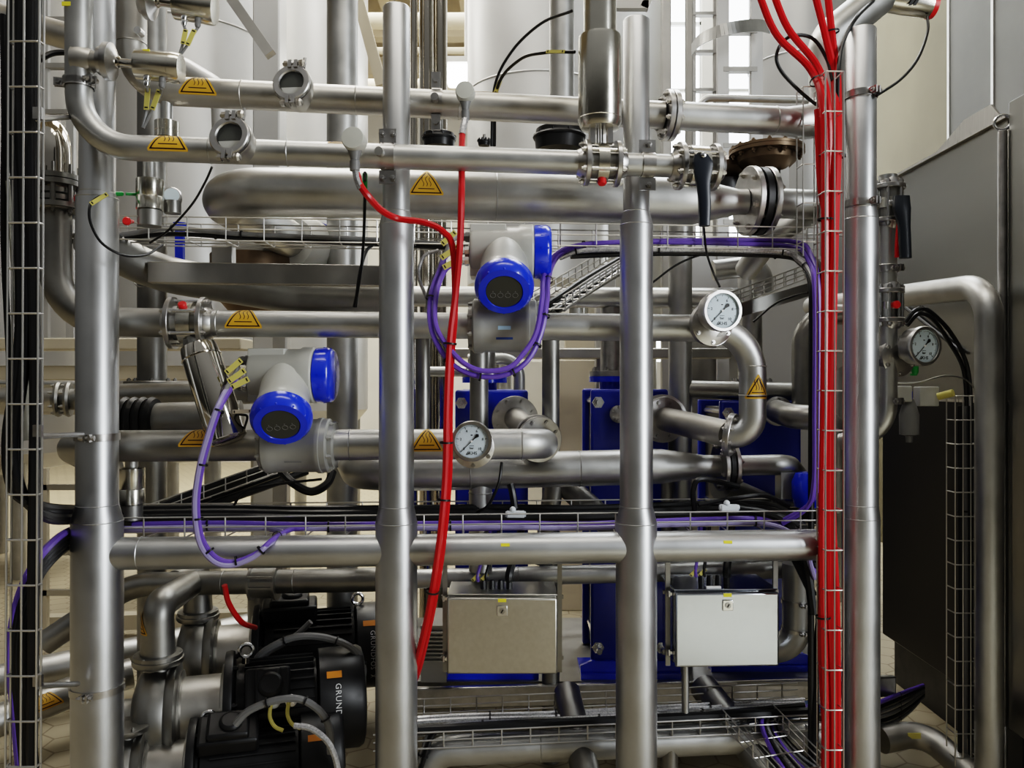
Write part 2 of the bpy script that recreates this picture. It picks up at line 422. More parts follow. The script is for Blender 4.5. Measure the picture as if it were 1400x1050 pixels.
column('pale square steel column left of the narrow tank', 345, 382, 5.4)
column('grey square column seen through the gap beside the windows', 905, 918, 5.6, m=FRAME_G)
column('slim grey square column beside the ladder foot', 938, 948, 5.6, m=FRAME_G)
column('dark square support under the middle tanks', 815, 842, 5.2, 0, 2.3, FRAME_G)
column('dark square support behind the lower flowmeter', 372, 392, 4.9, 0, 2.0, FRAME_G)
# bright frame of square tube above the short post
fb = MB().bar(P(835, -60, Y=5.0), P(835, 135, Y=5.0), .05, .05).bar(P(835, 8, Y=5.0), P(886, 8, Y=5.0), .05, .05).bar(P(880, 12, Y=5.0), P(905, -40, Y=5.0), .05, .05)
tag(fb.build('square_tube_frame', FRAME_G), 'grey square tube frame with a short cross arm above the capped post', 'frame')
tag(MB().bar(P(300, -25, Y=4.7), P(370, 75, Y=4.7), .06, .06).build('diagonal_brace', FRAME_G), 'brownish diagonal brace slanting down to the square column', 'brace')
tag(MB().bar(P(487, -10, Y=5.2), P(522, 118, Y=5.2), .07, .07).build('diagonal_brace', CREAM), 'cream diagonal brace leaning toward the tall capped post', 'brace')
# chrome risers and the lamp
for i, (px, r, lb) in enumerate(((566, 5, 'thin dark chrome riser pipe beside the tall capped post'), (583, 10, 'dark chrome riser pipe behind the rack, thicker one on the left of its pair'), (601, 11, 'bright chrome riser pipe strapped by a wire near the lamp'))):
    tag(MB().cyl(P(px, -80, Y=4.4 + .1 * i), V((P(px, 165, Y=4.4 + .1 * i).x, 4.4 + .1 * i, 0)), R(r, Y=4.4)).build('riser_pipe', CHROME), lb, 'pipe')
lt = thing('ceiling_luminaire', 'glowing white luminaire shining beyond the rack beside the round pale sensor head', 'lamp', P(637, 104, Y=8.5))
c = P(637, 104, Y=8.5); MB().box(c, (.40, .3, .16)).build('diffuser', LAMPG, lt, bevel=.03); MB().box(c + V((0, 0, .11)), (.46, .36, .06)).build('housing', LGREY, lt); MB().cyl(c + V((0, 0, .13)), V((c.x, c.y, 7.3)), .015, 8).build('rod', FRAME_G, lt)
for i, (y, z) in enumerate(((9.2, 5.7), (10.4, 5.4))):
    tag(MB().cyl((-1.9, y, z), (-.15, y, z), .09, 20).cyl((-1.9, y + .1, z - .3), (-.15, y + .1, z - .3), .04, 14).build('overhead_pipe', CREAM), ('cream pipe crossing under the roof above the lamp', 'lower cream pipe crossing under the roof above the lamp')[i], 'pipe')
# caged ladder
lad = thing('caged_ladder', 'pale vertical ladder with curved safety hoops in front of the windows', 'ladder', P(990, 525, Y=5.3) * 1)
for px in (988, 1034): MB().bar(P(px, -120, Y=5.3), P(px, 520, Y=5.3), .075, .04, Yv).build('stile', WHITE_T, lad)
for k in range(11): 
    y = -60 + 52 * k; MB().bar(P(988, y, Y=5.3), P(1034, y, Y=5.3), .05, .03).build('rung', FRAME_G, lad)
for y in (40, 225):
    hp = [P(946, y + 28, Y=5.1), P(958, y + 14, Y=4.85), P(985, y + 2, Y=4.7), P(1015, y - 4, Y=4.72), P(1040, y - 5, Y=4.9), P(1052, y - 2, Y=5.15)]
    q = spline(hp, 6); mb = MB()
    for i in range(len(q) - 1): mb.bar(q[i], q[i + 1], .008, .07)
    mb.build('hoop', STEEL, lad)
sl = thing('small_ladder', 'narrow ladder in front of the windows beside the slim column', 'ladder', P(962, 300, Y=5.7))
for px in (946, 980): MB().bar(P(px, -120, Y=5.7), P(px, 824, Y=5.7), .05, .03, Yv).build('stile', FRAME_G, sl)
for k in range(8): MB().bar(P(946, -32 + 52 * k, Y=5.7), P(980, -32 + 52 * k, Y=5.7), .05, .022).build('rung', FRAME_G, sl)
l3 = thing('wall_ladder', 'ladder seen between the cable basket and the front corner pipe', 'ladder', P(85, 300, Y=5.2))
for px in (62, 97): MB().bar(P(px, -60, Y=5.2), P(px, 480, Y=5.2), .05, .03, Yv).build('stile', WHITE_T, l3)
for k in range(9): MB().bar(P(62, -35 + 63 * k, Y=5.2), P(97, -35 + 63 * k, Y=5.2), .05, .03).build('rung', FRAME_G, l3)

# background pipes and benches --------------------------------------------------------------
def bgpipe(label, pts, rpx, Y, m=STEEL, name='pipe', bend=None, welds=()):
    p = [P(a[0], a[1], Y=(a[2] if len(a) > 2 else Y)) for a in pts]
    return pipe(name, label, 'pipe', p, R(rpx, Y=Y), bend, m, 22, welds)
bgpipe('wide bright vertical pipe behind the pale grey sensor head', [(468, -60), (468, 965)], 21, 3.9, STEEL, 'vertical_pipe')
bgpipe('bright vertical pipe passing behind the looping black hoses', [(768, -60), (768, 300)], 17, 3.9, STEEL, 'vertical_pipe')
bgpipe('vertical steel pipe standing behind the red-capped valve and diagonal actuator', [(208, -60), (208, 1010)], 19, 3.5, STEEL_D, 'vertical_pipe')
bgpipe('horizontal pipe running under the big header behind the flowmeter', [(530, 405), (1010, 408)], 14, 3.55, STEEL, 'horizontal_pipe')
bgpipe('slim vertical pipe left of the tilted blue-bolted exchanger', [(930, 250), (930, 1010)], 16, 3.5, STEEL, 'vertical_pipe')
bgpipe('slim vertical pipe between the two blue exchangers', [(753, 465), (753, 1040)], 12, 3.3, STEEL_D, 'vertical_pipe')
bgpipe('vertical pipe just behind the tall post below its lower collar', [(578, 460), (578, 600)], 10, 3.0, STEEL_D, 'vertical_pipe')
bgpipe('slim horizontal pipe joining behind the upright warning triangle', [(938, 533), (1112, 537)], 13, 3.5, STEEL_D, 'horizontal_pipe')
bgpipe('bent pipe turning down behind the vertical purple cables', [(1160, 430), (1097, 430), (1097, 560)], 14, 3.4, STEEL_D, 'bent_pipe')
bgpipe('short vertical pipe behind the black hose at the exchanger corner', [(1022, 340), (1022, 470), (1022, 560)], 13, 4.0, STEEL, 'vertical_pipe')
bgpipe('hooked pipe curling down under the purple cable arch', [(975, 370), (1042, 362), (1042, 400)], 14, 3.6, STEEL, 'bent_pipe', .06)
bgpipe('pale thin pipe bending down beneath the purple loop', [(640, 492), (710, 490), (710, 560)], 8, 3.7, STEEL, 'bent_pipe')
bgpipe('second thin pipe beneath the purple loop', [(588, 508), (648, 508)], 7, 3.7, STEEL, 'thin_pipe')
bgpipe('bright thin handrail pipe above the flanged pipe end', [(950, 160), (962, 134), (1130, 137)], 5, 3.4, STEEL, 'handrail_pipe', .05)
bgpipe('dark chrome pipe at the far corner crossing behind the cables', [(-30, 15), (110, 55)], 18, 3.9, STEEL_W, 'slanted_pipe')
bgpipe('pale pipe hooking over behind the upper warning triangles', [(200, 88, 4.2), (250, 90, 4.2), (300, 120, 4.2), (303, 200, 4.2)], 12, 4.2, WHITE_T, 'hooked_pipe', .1)
bgpipe('horizontal service pipe left of the thick post at bench height', [(-20, 545), (130, 545)], 22, 3.9, STEEL_W, 'horizontal_pipe')
bgpipe('thin bright pipe above the service pipe', [(-20, 524), (130, 526)], 5, 3.7, STEEL, 'thin_pipe')
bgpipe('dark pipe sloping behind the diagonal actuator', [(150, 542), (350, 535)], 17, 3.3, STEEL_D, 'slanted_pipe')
# benches, frames and cream panels low behind
def panel(label, pxa, pya, pxb, pyb, Y, m, name='panel', th=.05):
    a = P(pxa, pya, Y=Y); b = P(pxb, pyb, Y=Y)
    o = MB().box(((a.x + b.x) / 2, Y + th / 2, (a.z + b.z) / 2), (abs(b.x - a.x), th, abs(b.z - a.z))).build(name, m, bevel=.006)
    return tag(o, label, 'panel')
panel('cream machine panel between the two middle posts', 772, 455, 848, 829, 5.62, CREAM)
panel('buff machine panel behind the corner bolt of the middle exchanger', 764, 492, 838, 835, 5.5, CREAM)
panel('pale stainless machine panel behind the sharp-edged bench', 945, 440, 1045, 840, 5.4, SHEET)
panel('white equipment panel behind the small pressure gauge pipe', 1040, 405, 1112, 866, 5.0, WHITE_T)
panel('white cabinet front behind the upper valve and tray', 930, 330, 1030, 420, 5.3, WHITE_T)
for i, (x0, y0, x1, y1, Y, lb) in enumerate(((-40, 462, 330, 478, 4.6, 'pale bench edge crossing behind the thick post'), (-40, 500, 330, 520, 4.7, 'cream shelf edge under the pale bench'), (560, 476, 1000, 490, 5.0, 'bright stainless ledge behind the flowmeter'))):
    a = P(x0, y0, Y=Y); b = P(x1, y1, Y=Y)
    tag(MB().box(((a.x + b.x) / 2, Y + .1, (a.z + b.z) / 2), (b.x - a.x, .22, a.z - b.z)).build('bench_rail', (CREAM, CREAM, SHEET, SHEET)[i], bevel=.008), lb, 'rail')
for i, (px, rpx, z, Y, lb) in enumerate(((350, 30, 2.02, 3.75, 'grey pump motor behind the upper cable tray, blue band showing'), (412, 34, 2.02, 3.85, 'second grey pump motor nearer the bright vertical pipe'))):
    c = P(px, 335, Y=Y); t = thing('process_pump', lb, 'pump', (c.x, c.y, c.z - .2))
    r = R(rpx + 6, Y=Y)
    MB().lathe([(r * .3, -.1), (r * .8, -.09), (r, -.03), (r, .05), (r * .7, .12), (r * .7, .3)], c, V((.25, 1, 0)), 32).build('casing', LGREY, t)
    MB().lathe([(r * .62, .1), (r * .98, .1), (r * .98, .26), (r * .5, .27)], c, V((.25, 1, 0)), 32).build('motor', BLUE_D, t)
    for s in (-1, 1): MB().box(c + V((s * r * .5, .1, -r * 1.1)), (.04, .12, r * .5)).build('foot', BLUE_D, t)
# brown domed vessel
c = P(345, 385, Y=3.8); tag(MB().lathe([(.02, -.17), (.10, -.15), (.17, -.07), (.19, 0), (.19, .12), (.05, .13)], c, Zv, 36).build('brown_vessel', BROWN), 'rounded brown vessel bottom half hidden behind the steel beam', 'vessel')
for i, (px, py, rpx, Y, lb) in enumerate(((600, 190, 22, 3.5, 'black round valve actuator under the upper pipe beside the red cable'), (765, 188, 34, 3.5, 'black round valve actuator behind the flanged valve'), (662, 195, 8, 3.5, 'small black valve knob beside the upper red cable'))):
    c = P(px, py, Y=Y); r = R(rpx, Y=Y)
    t = thing('diaphragm_actuator', lb, 'actuator', c)
    MB().lathe([(r * .3, -r * .7), (r * .95, -r * .55), (r, -r * .1), (r * .95, r * .3), (r * .5, r * .5)], c, Zv, 32).build('dome', BLKP, t)
    MB().lathe([(r * 1.04, -.008), (r * 1.08, 0), (r * 1.04, .008)], c, Zv, 32).hexbolts(c, Zv, r, 10, .006, .008, .004).build('rim', BLKP, t)
    MB().cyl(c + V((0, 0, r * .4)), c + V((0, 0, r * 1.4)), r * .25, 16).build('stem', STEEL_D, t)
# big flanged brown bonnet above the conical reducer
t = thing('diaphragm_valve', 'wide brown flanged valve bonnet with bolted rim beside the cone reducer', 'valve', P(1048, 300, Y=3.35)); c = P(1048, 208, Y=3.35)
r = R(50, Y=3.35)
MB().lathe([(r * .45, -.085), (r * .52, -.08), (r * .78, -.042), (r * .80, -.014), (r, -.013), (r, -.002), (r * .985, -.001), (r * .985, .003), (r, .004), (r, .014), (r * .4, .03)], c, Zv, 44).hexbolts(c, Zv, r * .92, 14, .009, .009, .012).hexbolts(c, -Zv, r * .90, 14, .010, .012, .012).build('bonnet', BROWN, t)
MB().box(c + V((-.02, -.03, -.14)), (.05, .03, .2)).box(c + V((.06, -.03, -.14)), (.035, .03, .2)).cyl(c, c + V((0, 0, -.28)), .055, 18).build('yoke', STEEL_W, t)
c2 = P(985, 232, Y=3.5); t2 = thing('diaphragm_valve', 'smaller dark valve bonnet tucked behind the black lever handle', 'valve', c2); MB().lathe([(.03, -.07), (.09, -.05), (.125, -.01), (.125, .01), (.05, .05)], c2, Zv, 36).hexbolts(c2, Zv, .112, 10, .007, .008, .01).build('bonnet', BROWN, t2); MB().lathe([(.05, -.2), (.12, -.17), (.12, -.06), (.05, -.05)], c2, Zv, 30).build('body', BLKP, t2)
# ================================================================== posts of the front frame
def post(label, px, dy, segs, cap=False, clamps=()):
    """segs: (py, radius px) profile from top to bottom"""
    c = P(px, 525, dy); o = MB(); prof = []
    pts = [(R(r, px, dy), P(px, y, dy).z) for y, r in segs]
    prof = [(r, z) for r, z in reversed(pts)]
    prof[0] = (prof[0][0], .012)
    if cap: r, z = prof[-1]; prof = prof[:-1] + [(r, z - .004), (r - .003, z)]
    o.lathe(prof, (c.x, c.y, 0), Zv, 48)
    for y, r in segs[1:-1]: o.torus((c.x, c.y, P(px, y, dy).z), Zv, R(r, px, dy) - .0005, .0016, 48, 6)
    t = o.build('support_post', POST); tag(t, label, 'post')
    MB().lathe([(R(segs[-1][1], px, dy) * 1.8, 0), (R(segs[-1][1], px, dy) * 1.8, .014)], (c.x, c.y, 0), Zv, 40).build('foot_plate', FLG, t)
    for y, b in clamps:
        rr = [r for yy, r in segs if yy <= y][-1]
        clampring(t, (c.x, c.y, P(px, y, dy).z), Zv, R(rr, px, dy), b)
    return t
post('thickest support post in front of the black pumps, with strap clamps', 133, 0, [(-60, 23), (264, 23), (272, 27), (690, 27), (712, 33), (1100, 33)], False, ((597, (.12, -1, 0)), (940, (.1, -1, 0))))
post('capped post between the two flowmeters carrying a bolted pipe saddle', 542, 0, [(10, 18.5), (290, 18.5), (308, 23.5), (692, 24), (714, 28.5), (1100, 28.5)], True)
post('capped post behind the lever handle, standing left of the sharper pressure gauge', 870, 0, [(27, 18), (290, 18), (308, 22.5), (692, 22.5), (714, 28), (1100, 28)], True)
post('brightest support post right beside the bundle of red cables', 1177, 0, [(41, 20), (285, 20), (300, 22.5), (690, 22.5), (708, 24.5), (1100, 24.5)], True, ((131, (.4, -1, 0)), (279, (.4, -1, 0))))

# ================================================================== front pipe 2 and pipe 1
def lerp_py(x, a, b): return a[1] + (b[1] - a[1]) * (x - a[0]) / (b[0] - a[0])
dF = -.112; A2, B2 = (108, 200), (922, 227)
r2 = R(17, 400, dF)
p2 = pipe('process_pipe', 'front pipe bending from the corner riser and running to the lever valve', 'pipe', [(P(108, -60, dF), R(18.5, 108, dF)), (P(108, 200, dF), r2), (P(260, lerp_py(260, A2, B2), dF), r2), (P(800, lerp_py(800, A2, B2), dF), r2)], r2, .165, STEEL, 32, ((2, .24), (2, .05)))
ax2 = (P(800, 223, dF) - P(300, 206.4, dF)).normalized()
def on2(x): return P(x, lerp_py(x, A2, B2), dF)
sticker(p2, on2(235), ax2, TOCAM, r2, .125, -.016)
sticker(p2, on2(470) + V((0, 0, 0)), ax2, TOCAM, r2, .10, .030)
clampring(p2, P(108, 115, dF), Zv, R(18.5, 108, dF), (-1, -.3, 0)); clampring(p2, P(108, 113, dF), Zv, R(18.5, 108, dF), (1, -.5, 0))
MB().box(P(100, 13, dF) + V((0, -R(18.5, 100, dF) * .9, 0)), (.026, .003, .012)).build('yellow_label', YLAB, p2)
p2b = pipe('process_pipe', 'short front pipe piece between the actuated valve and the lever valve', 'pipe', [on2(845), on2(925)], r2 * .95, None, STEEL)
# saddle clamps that hold pipe 2 to the posts
def saddle(parent, c, ax, r, hgt, dx=(-.02, .02)):
    mb = MB().lathe([(r + .0008, -.020), (r + .004, -.020), (r + .004, .020), (r + .0008, .020)], c, ax, 32, False)
    for s in (-1, 1):
        q = V(c) + Zv * s * (r + hgt)
        mb.box(q, (.052, .006, hgt * 1.6))
        for d in dx: mb.lathe([(.010, 0), (.010, .007), (.005, .008), (.005, .014)], q + V((d, -.003, s * .004)), TOCAM, 6)
    return mb.build('pipe_saddle', FLG, parent)
saddle(p2, on2(530), ax2, r2, .026, (-.016, .016)); saddle(p2b, on2(885), ax2, r2 * .95, .024, (0.004,))
MB().cyl(on2(523) + V((0, -r2, 0)), on2(523) + V((0, -r2 - .035, -.004)), .013, 16).build('stub_nozzle', STEEL, p2)

d1 = .112; A1, B1 = (215, 124), (1120, 168); r1 = R(19, 500, d1)
def on1(x): return P(x, lerp_py(x, A1, B1), d1)
p1 = pipe('process_pipe', 'upper pipe sweeping out of a riser behind the transmitters, ending at a bolted flange', 'pipe', [P(180, -60, d1), P(180, 122, d1), on1(300), on1(906)], r1, .17, STEEL_W, 32, ((2, .05), (2, .30), (2, .53)))
ax1 = (on1(900) - on1(300)).normalized()
sticker(p1, on1(276), ax1, TOCAM, r1, .128, -.022); sticker(p1, on1(663), ax1, TOCAM, r1, .11, .052)
MB().torus(P(180, 60, d1), Zv, r1, .002, 32, 6).lathe([(.012, 0), (.012, .03)], P(190, 55, d1) + V((.03, -r1, 0)), TOCAM, 10).build('clamp_stud', FLG, p1)
for x, s in ((597, -.05), ):
    mb = MB().lathe([(r1 + .0008, -.018), (r1 + .004, -.018), (r1 + .004, .018), (r1 + .0008, .018)], on1(x), ax1, 32, False)
    for q in (-1, 1):
        cc = on1(x) + V((0, -.03, q * (r1 + .024))); mb.box(cc, (.03, .006, .052)); mb.lathe([(.010, 0), (.010, .008)], cc + V((0, -.003, 0)), TOCAM, 6)
    mb.cyl(on1(x) + V((0, -r1, 0)), on1(x) + V((0, -r1 - .03, 0)), .013, 16); mb.build('pipe_saddle', FLG, p1)
axf = (ax1 + V((0, .06, 0))).normalized()
flange(p1, on1(911), axf, R(34, 911, d1), .018, 8, .009, None, 0, 'flange', r1)
p1b = pipe('process_pipe', 'pipe with a bluish sheen continuing from the tilted flange toward the red cables', 'pipe', [on1(914), on1(1070), (P(1130, 168, d1 + .03), R(23, 1130, d1)), (P(1130, 55, d1 + .05), R(25, 1130, d1)), (P(1215, -15, d1 + .12), R(25, 1130, d1)), (P(1300, -70, d1 + .2), R(25, 1130, d1))], R(19, 1000, d1), .10, STEEL, 32, ((0, .93),))
flange(p1b, on1(919), axf, R(34, 911, d1), .018, 8, .009)
# sight glasses ---------------------------------------------------------------------------
def sight_glass(label, c, r, n, pipe_r):
    n = V(n).normalized(); x = n.cross(Zv).normalized() * -1; u = n.cross(x) if n.cross(x).z > 0 else -n.cross(x)
    t = thing('sight_glass', label, 'sight glass', c)
    MB().lathe([(pipe_r * 1.05, -pipe_r * .2), (r * .86, .02), (r * .86, .058), (r, .062), (r, .075), (r * .98, .078)], c, n, 40).build('body', STEEL_W, t)
    MB().lathe([(r * .64, .080), (r * .92, .080), (r * .97, .083), (r * .97, .092), (r * .92, .095), (r * .67, .095), (r * .62, .090)], c, n, 44, False).build('clamp_ring', FLG, t)
    MB().lathe([(r * .64, .0790), (r * .64, .0815)], c, n, 40).build('dark_interior', DISP, t)
    MB().lathe([(r * .645, .089), (r * .645, .0905)], c, n, 40).build('pane', GLASS, t)
    for s in (1, -1):
        b = MB()
        q = V(c) + u * s * (r * 1.08) + n * .085
        b.cyl(q - x * .035, q + x * .04, .006, 10).lathe([(.011, 0), (.011, .012)], q - x * .03, x, 6).lathe([(.012, 0), (.014, .012), (.010, .018)], q + x * .02, x, 6)
        b.box(q - x * .008 - u * s * .006, (.012, .03, .026), Matrix((x, n, u)).transposed()).box(q + x * .012 - u * s * .006, (.012, .03, .026), Matrix((x, n, u)).transposed())
        if s > 0: b.cyl(q + x * .036 - u * .016, q + x * .036 + u * .02, .005, 8)
        b.build('clamp_bolt', FLG, t)
    MB().lathe([(r * .60, .0822), (r * .60, .0828)], c - u * r * .0, n, 40) if False else None
    hp = [(math.cos(a) * r * .60, math.sin(a) * r * .60) for a in [PI + .35 + (PI - .7) * k / 16 for k in range(17)]]
    MB().prism(hp, V(c) + n * .0822, x, u, .0008).build('pale_contents', LGREY, t)
    return t
sight_glass('round sight glass bulging from the upper pipe beside the bright vertical pipe', on1(412), R(27, 412, .03), (-.10, -1, .20), r1)
sight_glass('round sight glass on the front pipe bend, next to the lower sticker', on2(332) + V((0, 0, .004)), R(29, 332, dF - .06), (-.12, -1, .2), r2)
# resistance-thermometer heads
def head(label, c, rpx, px, dy, pipe_c, pipe_r, coil=False):
    t = thing('temperature_sensor', label, 'sensor', c); r = R(rpx, px, dy)
    MB().lathe([(r * .9, -.03), (r, -.022), (r, .012), (r * .92, .02), (r * .3, .022)], c, V((-.05, -1, .05)), 32).build('head_cover', HEADG, t)
    b = V(c) + V((0, .012, -r * .75))
    MB().lathe([(r * .75, .012), (r * .42, -.022), (r * .36, -.032), (r * .44, -.034), (r * .44, -.062), (r * .2, -.064)], b, Zv, 20).build('neck_gland', GREYC, t)
    MB().cyl(pipe_c + V((0, -pipe_r * .7, 0)), b + V((0, .005, .0)), r * .42, 16).build('thermowell', STEEL, t)
    return b + V((0, 0, -.062))
e1 = head('pale round sensor head facing out just below the glowing lamp', P(636, 126, d1 - .13), 13, 636, d1 - .13, on1(636), r1)
e2 = head('pale round sensor head with a red cable curving to the upper flowmeter', P(484, 191, dF - .10), 16, 484, dF - .10, on2(484), r2)
# ---------------------------------------------------------------- valves on pipe 2
def wafer_valve(label, c, ax, r, pr, L, name='butterfly_valve', cap=None, body_r=.78, nb=6, wide=.35):
    """two flanges with a wafer between and long studs"""
    ax = V(ax).normalized(); c = V(c); t = thing(name, label, 'valve', c)
    for s in (-1, 1):
        f = MB(); q = c + ax * s * L / 2; e = .0018
        f.lathe([(r - e, -.008), (r, -.006), (r, .006), (r - e, .008)], q, ax, 40).lathe([(pr * 1.3, 0), (pr * 1.25, .014), (pr * 1.03, .03)], q, ax * s, 28)
        f.hexbolts(q, ax * s, r * .82, nb, .0085, .009, .008); f.build('flange', FLG, t)
    w = MB().lathe([(r * body_r, -L * wide / 2), (r * (body_r + .1), -L * wide / 2), (r * (body_r + .1), L * wide / 2), (r * body_r, L * wide / 2)], c, ax, 40)
    x, y = perp(ax)
    w.build('wafer_body', POL, t); MB().lathe([(r * .66, -L / 2), (r * .66, L / 2)], c, ax, 28).build('core', STEEL_D, t)
    for k in range(nb):
        a = 2 * PI * (k + .5) / nb; q = c + (x * math.cos(a) + y * math.sin(a)) * r * .82; MB().cyl(q - ax * L / 2, q + ax * L / 2, .0062, 8).build('stud', BOLT, t)
    if cap is not None: d = V(cap).normalized(); MB().lathe([(.013, 0), (.014, .010), (.011, .014)], c + d * r * (body_r + .08), d, 18).build('red_plug', REDCAP, t)
    return t
vc = on2(822); vr = R(31, 822, dF)
tv = wafer_valve('flanged valve carrying the tall polished actuator cylinder', vc, ax2, vr, r2, R(42, 822, dF), cap=(0, -.35, -1))
ac = V((vc.x - .004, vc.y, 0)); z0 = P(818, 168, dF).z; z1 = P(818, 55, dF).z; ra = R(29.5, 818, dF)
ta = thing('pneumatic_actuator', 'tall polished stainless actuator cylinder standing on the flanged valve', 'actuator', (ac.x, ac.y, z0))
MB().lathe([(ra * .5, z0 - .022), (ra * .88, z0 - .018), (ra, z0), (ra, z1), (ra * .97, z1 + .01), (ra * .6, z1 + .012)], (ac.x, ac.y, 0), Zv, 48).torus((ac.x, ac.y, z0 + .01), Zv, ra, .0015, 48, 6).build('cylinder', POL, ta)
MB().lathe([(ra * .76, z1 + .01), (ra * .76, P(818, -60, dF).z)], (ac.x, ac.y, 0), Zv, 40).build('upper_housing', POL, ta)
MB().box((ac.x - .025, ac.y, (z0 + vc.z + vr * .85) / 2), (.016, .05, z0 - vc.z - vr * .8)).box((ac.x + .03, ac.y, (z0 + vc.z + vr * .85) / 2), (.016, .05, z0 - vc.z - vr * .8)).cyl((ac.x, ac.y, z0), (ac.x, ac.y, vc.z + vr * .8), .010, 14).build('yoke', FLG, ta)
lv = on2(952); lr = R(32, 945, dF)
tl = wafer_valve('hand valve with a long black lever hanging down beside the cone reducer', lv, (ax2 + V((0, .04, 0))).normalized(), lr, r2, R(48, 945, dF), 'lever_valve', wide=.5, nb=6)
hq = [P(958, 212, dF - .13), P(961, 225, dF - .135), P(961, 245, dF - .14), P(963, 275, dF - .145), P(963, 309, dF - .145)]
MB().cyl(lv + V((.006, 0, .02)), hq[0] + V((0, .012, 0)), .012, 14).build('spindle', BOLT, tl)
def grip(mb, pts, ws, th=.02):
    q = spline(pts, 6); n = len(q); vs = []
    for i, p in enumerate(q):
        f = i / (n - 1) * (len(ws) - 1); k = min(len(ws) - 2, int(f)); w = ws[k] + (ws[k + 1] - ws[k]) * (f - k)
        for j in range(12):
            a = 2 * PI * j / 12; sx = math.copysign(abs(math.cos(a)) ** .6, math.cos(a)); sy = math.copysign(abs(math.sin(a)) ** .6, math.sin(a))
            vs.append(p + V((sx * w, sy * th, 0)))
    fs = [(i * 12 + j, i * 12 + (j + 1) % 12, (i + 1) * 12 + (j + 1) % 12, (i + 1) * 12 + j) for i in range(n - 1) for j in range(12)]
    return mb.add(vs, fs + [tuple(range(12))[::-1], tuple((n - 1) * 12 + j for j in range(12))])
def wpx(w, px, dy): return R(w, px, dy)
hd = grip(MB(), hq, [wpx(9, 960, dF), wpx(13.5, 960, dF), wpx(12, 960, dF), wpx(8.5, 960, dF), wpx(8, 960, dF), wpx(7, 960, dF)], .013).build('lever_grip', HANDLE, tl)
MB().lathe([(.008, 0), (.008, .006), (.004, .008)], hq[0] + V((.004, -.012, -.004)), TOCAM, 12).build('grip_screw', BOLT, hd)

# ================================================================== big header behind
dB = .31; rB = R(32.5, 700, dB)
hdr = pipe('header_pipe', 'widest header pipe with a rounded end, bearing a full warning triangle', 'pipe',
     [(P(284, 262, dB) + V((.03, .95, 0)), rB), (P(284, 262, dB), rB), (P(470, 264, dB), rB), (P(925, 275, dB), rB), (P(945, 275.5, dB), rB * .98), (P(1008, 276, dB), rB * .54), (P(1020, 276, dB), rB * .54)], rB, .19, STEEL, 40, ((2, .45), (2, .86)))
axB = (P(925, 275, dB) - P(470, 264, dB)).normalized()
sticker(hdr, P(584, 266.5, dB), axB, TOCAM, rB, .128, -.020)
axBf = (axB + V((0, .07, 0))).normalized()
flange(hdr, P(1024, 275, dB), axBf, R(47, 1024, dB), .022, 6, .012, None, .2, 'flange', rB * .54)
hdr2 = pipe('header_outlet_pipe', 'outlet pipe beyond the black-gasketed flange, bending back behind the red cables', 'pipe', [P(1040, 277, dB), P(1115, 280, dB), P(1128, 280, dB + .5)], R(20, 1080, dB), .08, STEEL, 32)
flange(hdr2, P(1046, 276, dB), axBf, R(47, 1024, dB), .022, 6, .012, None, .2)
g = MB().lathe([(R(46, 1024, dB), -.012), (R(46, 1024, dB), .012)], P(1035.5, 275.5, dB), axBf, 36).build('gasket', BLK, hdr2)
pipe('elbow_pipe', 'pipe curving down and away beneath the black-gasketed flange', 'pipe', [P(1125, 285, dB + .3), P(1060, 315, dB + .25), P(1020, 370, dB + .5)], R(18, 1080, dB), .15, STEEL, 26)

# steel beam & pipe behind it
tag(MB().bar(P(205, 373, .33), P(530, 378, .33), .05, R(28, 400, .33)).box(P(306, 350, .36), (.075, .04, .07)).build('steel_beam', SHEET, bevel=.003), 'flat steel cross beam below the upper cable tray with a welded tab', 'beam')
pipe('process_pipe', 'thick pipe dropping behind the cross beam from the thick post', 'pipe', [P(120, 322, .20), P(205, 372, .42), P(400, 405, .55), P(520, 408, .58)], R(26, 200, .3), .3, STEEL_D, 30, ((0, .95),))

# ================================================================== flowmeter line at mid height
dM = .122; AM, BM = (160, 441), (990, 449); rM = R(18, 500, dM)
def onM(x): return P(x, lerp_py(x, AM, BM), dM)
axM = (onM(900) - onM(300)).normalized()
pm0 = pipe('process_pipe', 'pipe dropping from the far corner and turning into the red-dotted valve', 'pipe', [P(76, 278, dM + .02), P(76, 438, dM), onM(230)], R(20, 80, dM), .17, STEEL_D, 32)
flange(pm0, P(76, 285, dM + .02), Zv, R(34, 80, dM), .02, 8, .009, STEEL_D)
wafer_valve('check valve with a red dot beside the third warning sticker', onM(258), axM, R(36, 258, dM), rM, R(42, 258, dM), 'check_valve', (0, -.75, .8), .72, 6, .42)
pm1 = pipe('process_pipe', 'mid-height pipe leading into the upper flowmeter from the red-dotted valve', 'pipe', [onM(280), onM(650)], rM, None, STEEL, 32, ((0, .05), (0, .7)))
sticker(pm1, onM(337), axM, TOCAM, rM, .128, -.018)
pm2 = pipe('process_pipe', 'pipe leaving the upper flowmeter and hooking down to the tilted exchanger flange', 'pipe', [onM(730), onM(1029), P(1029, 596, dM), P(1000, 594.5, dM + .04)], R(18.5, 900, dM), .155, STEEL, 32, ((0, .86), (1, .62), (1, .35)))
sticker(pm2, P(1029, 545, dM), Zv, V((.12, -1, 0)), R(18.5, 900, dM), .100, .0, None, True)
axS = (P(905, 572, .62) - P(1000, 594, .10)).normalized(); axQ = V((-.86, .48, .14)).normalized()
flange(pm2, P(1001, 594.5, dM + .035), axQ, R(30, 1003, dM), .012, 8, .007)
